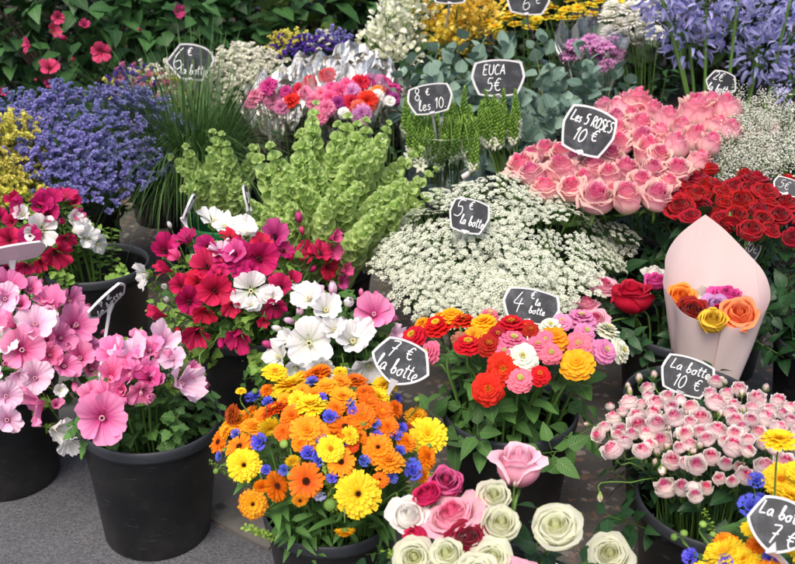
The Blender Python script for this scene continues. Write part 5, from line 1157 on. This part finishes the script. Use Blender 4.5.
def outline(W, Hh, shape, k=1.):
    if shape == 'kite': cs = [(-.33, .42, .07), (.33, .42, .01), (.5, -.04, .06), (.07, -.5, .0), (-.07, -.5, .06), (-.5, -.04, .01)]
    elif shape == 'hex': cs = [(-.22, .46, .05), (.32, .40, .05), (.5, .06, .0), (.28, -.48, .02), (-.2, -.46, .0), (-.5, -.05, .0)]
    else: cs = [(-.43, .40, .08), (.43, .40, .01), (.5, .02, .01), (.36, -.44, .05), (-.36, -.44, .01), (-.5, .02, .01)]
    out = []
    n = len(cs)
    for i in range(n):
        a = V((cs[i][0], cs[i][1])); b = V((cs[(i + 1) % n][0], cs[(i + 1) % n][1])); bulge = cs[i][2]
        nrm = V((-(b - a).y, (b - a).x)).normalized()
        for j in range(8):
            t = j / 8; p = a.lerp(b, t) + nrm * (bulge * 4 * t * (1 - t))
            out.append((p.x * W * k, p.y * Hh * k))
    return out
def tag(px, py, Y, wpx, hpx, lines, label, roll=0., yaw=0., pitch=0., shape='barrel', end=None, endY=None, backside=False):
    P = at(px, py, Y); s = depth(P) / F; W, Hh = wpx * s, hpx * s
    n = (CAM - P).normalized(); x = V((0, 0, 1)).cross(n).normalized(); u = n.cross(x)
    R0 = Matrix((x, -n, u)).transposed()
    R = R0 @ Matrix.Rotation(math.radians(-roll), 3, 'Y') @ Matrix.Rotation(math.radians(yaw), 3, 'Z') @ Matrix.Rotation(math.radians(pitch), 3, 'X')
    M4 = Matrix.Translation(P) @ R.to_4x4()
    e = empty('price_tag', P); q = R.to_quaternion()
    o1 = outline(W, Hh, shape); o2 = outline(W, Hh, shape, .91)
    pl = MB(); pl.prism(o1, .0003, .0025); pl.prism(o1, -.0030, .0003, 0, o2)
    link('plate', pl.mesh('tag_plate', TAGW, False), e, (0, 0, 0), q)
    bd = MB(); bd.prism(o2, -.0016, .0001); link('slate_panel', bd.mesh('tag_slate', SLATE, False), e, (0, 0, 0), q)
    if lines:
        wr = writing(lines, W, Hh); link('chalk_writing', wr.mesh('chalk_letters', CHALK), e, R @ V((0, -.0022, 0)), q)
    if end:
        E = at(end[0], end[1], endY or Y) - P; top = R @ V((0, .001, -Hh * .44)); dn = (E - top).normalized(); sp = MB()
        sp.tube([top + dn * -.004, top + dn * .008, top + dn * .022, E, E + dn * .05], [.011, .008, .0046, .0042, .003], 4, 0, 0, 0, True)
        link('spike', sp.mesh('tag_spike', TAGW, False), e)
    tagit(e, label, 'price tag', 'slate price tags on white spikes'); return e
tag(401, 362, 1.70, 62, 46, [('7', -.26, .04, .36, 0), ('€', .02, .10, .30, 0), ('la botte', -.36, -.30, .33, .0)], 'black slate price tag reading 7 € la botte above the marigolds', -22, 0, -4, 'kite', (377, 420), 1.66)
tag(687, 376, 1.80, 53, 40, [('La botte', -.34, .08, .26, 0), ('10', -.20, -.34, .34, 0), ('€', .16, -.28, .30, 0)], 'black slate price tag reading La botte 10 € above the spray roses', -11, 0, -4, 'barrel', (677, 404), 1.78)
tag(779, 525, 1.20, 62, 56, [('La botte', -.34, .10, .25, 0), ('7 €', -.10, -.34, .34, 0)], 'black slate price tag reading La 7, cut by the right edge, over yellow marigolds', -6, 0, -4, 'kite', (791, 570), 1.2)
tag(531, 306, 2.12, 58, 36, [('4', -.32, -.20, .54, 0), ('€', -.04, .20, .22, 0), ('la', .06, .04, .18, 0), ('botte', -.02, -.20, .20, 0)], 'black slate price tag reading 4 € la botte behind the red zinnias', -8, 0, -4, 'barrel', (528, 345), 2.06)
tag(469, 216, 2.34, 41, 36, [('5', -.38, -.08, .48, 0), ('€', -.06, .18, .24, 0), ('la botte', -.18, -.26, .27, -.02)], 'black slate price tag reading 5 € la botte standing in white lace flowers', -12, 0, -4, 'barrel', (462, 245), 2.36)
tag(588, 131, 2.68, 54, 50, [('Les 5 ROSES', -.38, .10, .22, 0), ('10', -.22, -.26, .28, 0), ('€', .08, -.16, .24, 0)], 'black slate price tag reading Les 5 ROSES 10 € at the pink roses', -17, 0, -4, 'barrel', (579, 168), 2.78)
tag(430, 99, 3.0, 46, 31, [('8', -.34, .00, .40, 0), ('€', -.08, .12, .22, .0), ('les 10.', -.28, -.34, .34, 0)], 'black slate price tag reading 8 € les 10. above the star of Bethlehem', 10, 0, -4, 'barrel', (435, 130), 3.02)
tag(498, 78, 3.3, 54, 38, [('EUCA', -.28, .08, .26, 0), ('5€', -.22, -.34, .34, 0)], 'black slate price tag reading EUCA 5 € among the eucalyptus', 2, 0, -4, 'barrel', (500, 110), 3.3)
tag(528, 0, 4.05, 44, 30, [('6', -.12, -.34, .6, 0), ('€', .16, -.1, .3, 0)], 'black slate price tag marked 6, cut by the upper edge', -4, 0, -4, 'barrel', (528, 24), 4.1)
tag(450, -9, 4.1, 40, 26, [('5€', -.2, -.2, .4, 0)], 'black slate price tag over golden alstroemeria, only its lower rim showing', 0, 0, -4, 'barrel', (447, 20), 4.15)
tag(190, 62, 3.75, 48, 37, [('6', -.36, -.22, .58, 0), ('€', -.06, .16, .22, 0), ('la botte', -.20, -.34, .26, 0)], 'hexagonal slate price tag marked 6 € before the dark shrub', -6, 0, -4, 'hex', (192, 92), 3.8)
tag(721, 84, 3.18, 32, 26, [('2€', -.3, .08, .34, 0), ('la botte', -.36, -.34, .28, .05)], 'small slate price tag half hidden between pink roses and agapanthus', -14, 14, -4, 'kite', (718, 108), 3.16)
tag(788, 187, 2.50, 30, 18, [('5€', -.3, -.2, .5, 0)], 'slate price tag among the red roses at the right edge', -14, 0, -20, 'barrel', (786, 215), 2.52)
tag(749, 249, 2.42, 22, 28, [('10€', -.2, -.1, .35, 0)], 'slate price tag partly hidden behind the paper cone', -10, 10, -4, 'barrel', (748, 280), 2.44)
tag(107, 301, 1.92, 48, 30, [('7 €', -.2, .02, .34, 0), ('la botte', -.34, -.34, .32, 0)], 'slate price tag seen almost edge-on over the front pink mallows', 37, 0, 66, 'barrel', (101, 366), 1.90)
tag(10, 254, 2.10, 70, 30, None, 'blank back of a pale price tag over the left pink mallows', 3, 180, -56, 'barrel', (15, 292), 2.10)
tag(189, 207, 2.42, 34, 30, [('7€', -.2, -.2, .5, 0)], 'price tag seen edge-on as a thin white line over the crimson mallows', -28, 84, 0, 'barrel', (196, 250), 2.36)
tag(247, 198, 2.52, 26, 28, [('5€', -.2, -.2, .4, 0)], 'price tag turned away among the bells of Ireland, white rim showing', 8, 80, 0, 'barrel', (252, 235), 2.55)
# ------------------------------------------------------------------ ground
def ground_mats():
    t = NT('exposed_pebble_paving'); pos = t.n('NewGeometry').outputs['Position']
    v = t.n('TexVoronoi', {'Vector': t.n('VectorMath', {0: pos, 1: t.n('VectorMath', {0: t.n('TexNoise', {'Vector': pos, 'Scale': 60., 'Detail': 3.}).outputs[1], 1: (.035, .035, .035)}, operation='MULTIPLY').outputs[0]}, operation='ADD').outputs[0], 'Scale': 40.}); v2 = t.n('TexVoronoi', {'Vector': pos, 'Scale': 120.})
    big = t.noise(pos, 2.2, 5.)
    wn = t.n('SeparateColor', {0: v.outputs['Color']})
    st = t.ramp(wn.outputs[0], (0., srgb('#5a4e44')), (.35, srgb('#85756a')), (.6, srgb('#96705a')), (.8, srgb('#aaa49c')), (1., srgb('#5e5a55')))
    peb = t.math('MULTIPLY', t.math('SUBTRACT', 1., t.sstep(v.outputs['Distance'], .30, .62)), t.math('GREATER_THAN', wn.outputs[1], .38))
    base = t.mix(t.noise(pos, 150., 3.), srgb('#4c4a48'), srgb('#6a6764'))
    c = t.mix(t.math('MULTIPLY', peb, .9), base, st); c = t.mix(t.sstep(big, .45, .75), c, t.mix(.45, c, srgb('#2c2925')))
    hgt = t.math('ADD', t.math('MULTIPLY', peb, .6), t.math('MULTIPLY', t.noise(pos, 180., 3.), .4))
    peb_m = t.shade(c, t.math('SUBTRACT', .75, t.math('MULTIPLY', peb, .2)), 0., hgt, .5, .4, bd=.004)
    t = NT('fine_asphalt'); pos = t.n('NewGeometry').outputs['Position']
    n1 = t.noise(pos, 320., 4., .7); n2 = t.noise(pos, 3., 5.); vo = t.n('TexVoronoi', {'Vector': pos, 'Scale': 260.})
    gr = t.n('SeparateColor', {0: vo.outputs['Color']}).outputs[0]
    c = t.mix(gr, srgb('#4a4b50'), srgb('#6e6f74')); c = t.mix(t.sstep(n1, .58, .72), c, srgb('#85868a')); c = t.mix(t.math('MULTIPLY', t.sstep(n2, .45, .75), .5), c, srgb('#3c3d41'))
    asp = t.shade(c, .8, 0., t.math('ADD', vo.outputs['Distance'], n1), .6, .35, bd=.003)
    t = NT('granite_kerb'); pos = t.n('NewGeometry').outputs['Position']
    n1 = t.noise(pos, 240., 3., .7); n2 = t.noise(pos, 5., 5.); stn = t.noise(pos, 7., 3.)
    c = t.mix(n1, srgb('#5a5955'), srgb('#7b7973')); c = t.mix(t.sstep(n2, .5, .75), c, srgb('#4a4843')); c = t.mix(t.math('MULTIPLY', t.sstep(stn, .55, .60), .7), c, srgb('#2f2d2b'))
    ker = t.shade(c, .75, 0., t.math('ADD', n1, n2), .5, .35, bd=.003)
    return peb_m, asp, ker
PEB, ASP, KER = ground_mats()
g = MB(); g.poly([(-30, -20, 0), (30, -20, 0), (30, 45, 0), (-30, 45, 0)]); o = link('pavement', g.mesh('pavement', PEB, False)); o['kind'] = 'structure'; o['label'] = 'brown pebble-aggregate pavement under the buckets'
A0 = V((-.467, 1.937, 0)); dk = V((.17, -.122, 0)).normalized(); nk = V((.122, .17, 0)).normalized()
g = MB(); p = lambda a, b, z: A0 + dk * a + nk * b + V((0, 0, z))
g.poly([p(-14, -14, .004), p(14, -14, .004), p(14, -.004, .004), p(-14, -.004, .004)]); o = link('road', g.mesh('road', ASP, False)); o['kind'] = 'structure'; o['label'] = 'dark grey fine asphalt in front'
g = MB()
for i in range(-7, 7):
    a0, a1 = i * 1.0 + .22, i * 1.0 + 1.214
    for (b0, b1) in ((.004, .30),):
        b = len(g.v)
        for (a, bb, z) in ((a0, b0, 0), (a1, b0, 0), (a1, b1, 0), (a0, b1, 0)): g.v.append(p(a, bb, -.05)); g.uv.append((0, 0)); g.ly.append((0, 0))
        for (a, bb, z) in ((a0, b0, 0), (a1, b0, 0), (a1, b1, 0), (a0, b1, 0)): g.v.append(p(a, bb, .006)); g.uv.append((0, 0)); g.ly.append((0, 0))
        for f in ((4, 5, 6, 7), (0, 1, 5, 4), (1, 2, 6, 5), (2, 3, 7, 6), (3, 0, 4, 7)): g.f.append(tuple(b + j for j in f)); g.m.append(0)
o = link('kerb', g.mesh('kerb', KER, False)); o['kind'] = 'structure'; o['label'] = 'flush grey granite kerb stones between asphalt and pavement'
g = MB(); g.poly([(-12, 4.42, .004), (12, 4.42, .004), (12, 12, .004), (-12, 12, .004)]); o = link('planting_bed', g.mesh('soil', plain('dark_soil', '#2a221b', .95, .3, 14.), False)); o['kind'] = 'structure'; o['label'] = 'dark soil of the planting bed under the shrubs'
# ------------------------------------------------------------------ labels
ORD = ['first', 'second', 'third', 'fourth', 'fifth', 'sixth', 'seventh', 'eighth', 'ninth', 'tenth', 'eleventh', 'twelfth', 'thirteenth', 'fourteenth', 'fifteenth']
ROWS = {2: ['upper', 'lower'], 3: ['top', 'middle', 'bottom'], 4: ['top', 'upper', 'lower', 'bottom'], 5: ['top', 'upper', 'middle', 'lower', 'bottom']}
cls = {}
for r in REG: cls.setdefault((r[1], r[2]), []).append(r)
CATS = {'mallow_flower': 'flower', 'mallow_bud': 'flower bud', 'marigold': 'flower', 'cornflower': 'flower', 'marigold_bud': 'flower bud', 'zinnia': 'flower', 'rose': 'rose', 'spray_rose': 'rose', 'spray_rose_bud': 'flower bud', 'eucalyptus_branch': 'branch'}
for (lk, ctx), L in cls.items():
    n = len(L); P2 = {id(r): proj(r[3]) for r in L}
    nr = 1 if n <= 6 else min(9, max(2, round(math.sqrt(n * .7))))
    L = sorted(L, key=lambda r: P2[id(r)][1]); rows = [L[i * n // nr:(i + 1) * n // nr] for i in range(nr)]
    for ri, row in enumerate(rows):
        row = sorted(row, key=lambda r: P2[id(r)][0])
        rn = '' if nr == 1 else (ROWS[nr][ri] + ' row' if nr in ROWS else ORD[ri] + ' row down')
        for ci, r in enumerate(row):
            if n == 1: lab = f'the only {lk} {ctx}' if not lk.startswith('furled') else f'{lk} {ctx}'
            elif nr == 1: lab = f'{lk} {ctx}, ' + ('leftmost' if ci == 0 else 'rightmost' if ci == n - 1 else ORD[ci] + ' from left')
            else: lab = f'{lk} {ctx}, ' + ('leftmost' if ci == 0 else 'rightmost' if ci == len(row) - 1 else ORD[ci] + ' from left') + f' in {rn}'
            tagit(r[0], lab, CATS.get(r[4], 'flower'), r[5] or None)
# ------------------------------------------------------------------ camera, light, render
cd = bpy.data.cameras.new('Camera'); cam = bpy.data.objects.new('Camera', cd); col.objects.link(cam)
cam.location = CAM; cam.rotation_euler = (PI / 2 - TH, 0, 0); cd.sensor_width = 36; cd.lens = 36 * F / 795.; cd.clip_end = 200; cd.clip_start = .05
cd.dof.use_dof = True; cd.dof.focus_distance = 2.15; cd.dof.aperture_fstop = 7.
sc.camera = cam
w = bpy.data.worlds.new('World'); sc.world = w; w.use_nodes = True; nt = w.node_tree; nt.nodes.clear()
EL, AZ = math.radians(58), math.radians(200)
sky = nt.nodes.new('ShaderNodeTexSky'); sky.sky_type = 'NISHITA'; sky.sun_disc = False; sky.sun_elevation = EL; sky.sun_rotation = AZ; sky.air_density = 1.; sky.dust_density = 6.; sky.ozone_density = .6
bg = nt.nodes.new('ShaderNodeBackground'); bg.inputs[1].default_value = .15; ow = nt.nodes.new('ShaderNodeOutputWorld')
nt.links.new(sky.outputs[0], bg.inputs[0]); nt.links.new(bg.outputs[0], ow.inputs[0])
sl = bpy.data.lights.new('Sun', 'SUN'); sl.energy = 1.4; sl.angle = math.radians(25); sl.color = (1., .95, .87); so = bpy.data.objects.new('Sun', sl); col.objects.link(so)
sd = V((math.sin(AZ) * math.cos(EL), math.cos(AZ) * math.cos(EL), math.sin(EL))); so.rotation_mode = 'QUATERNION'; so.rotation_quaternion = sd.to_track_quat('Z', 'Y'); so.location = (0, 0, 6)
vs = sc.view_settings; vs.view_transform = 'Standard'; vs.look = 'None'; vs.exposure = .36; vs.gamma = 1.; vs.use_curve_mapping = False
sc.cycles.max_bounces = 8; sc.cycles.transparent_max_bounces = 16; sc.cycles.use_denoising = True
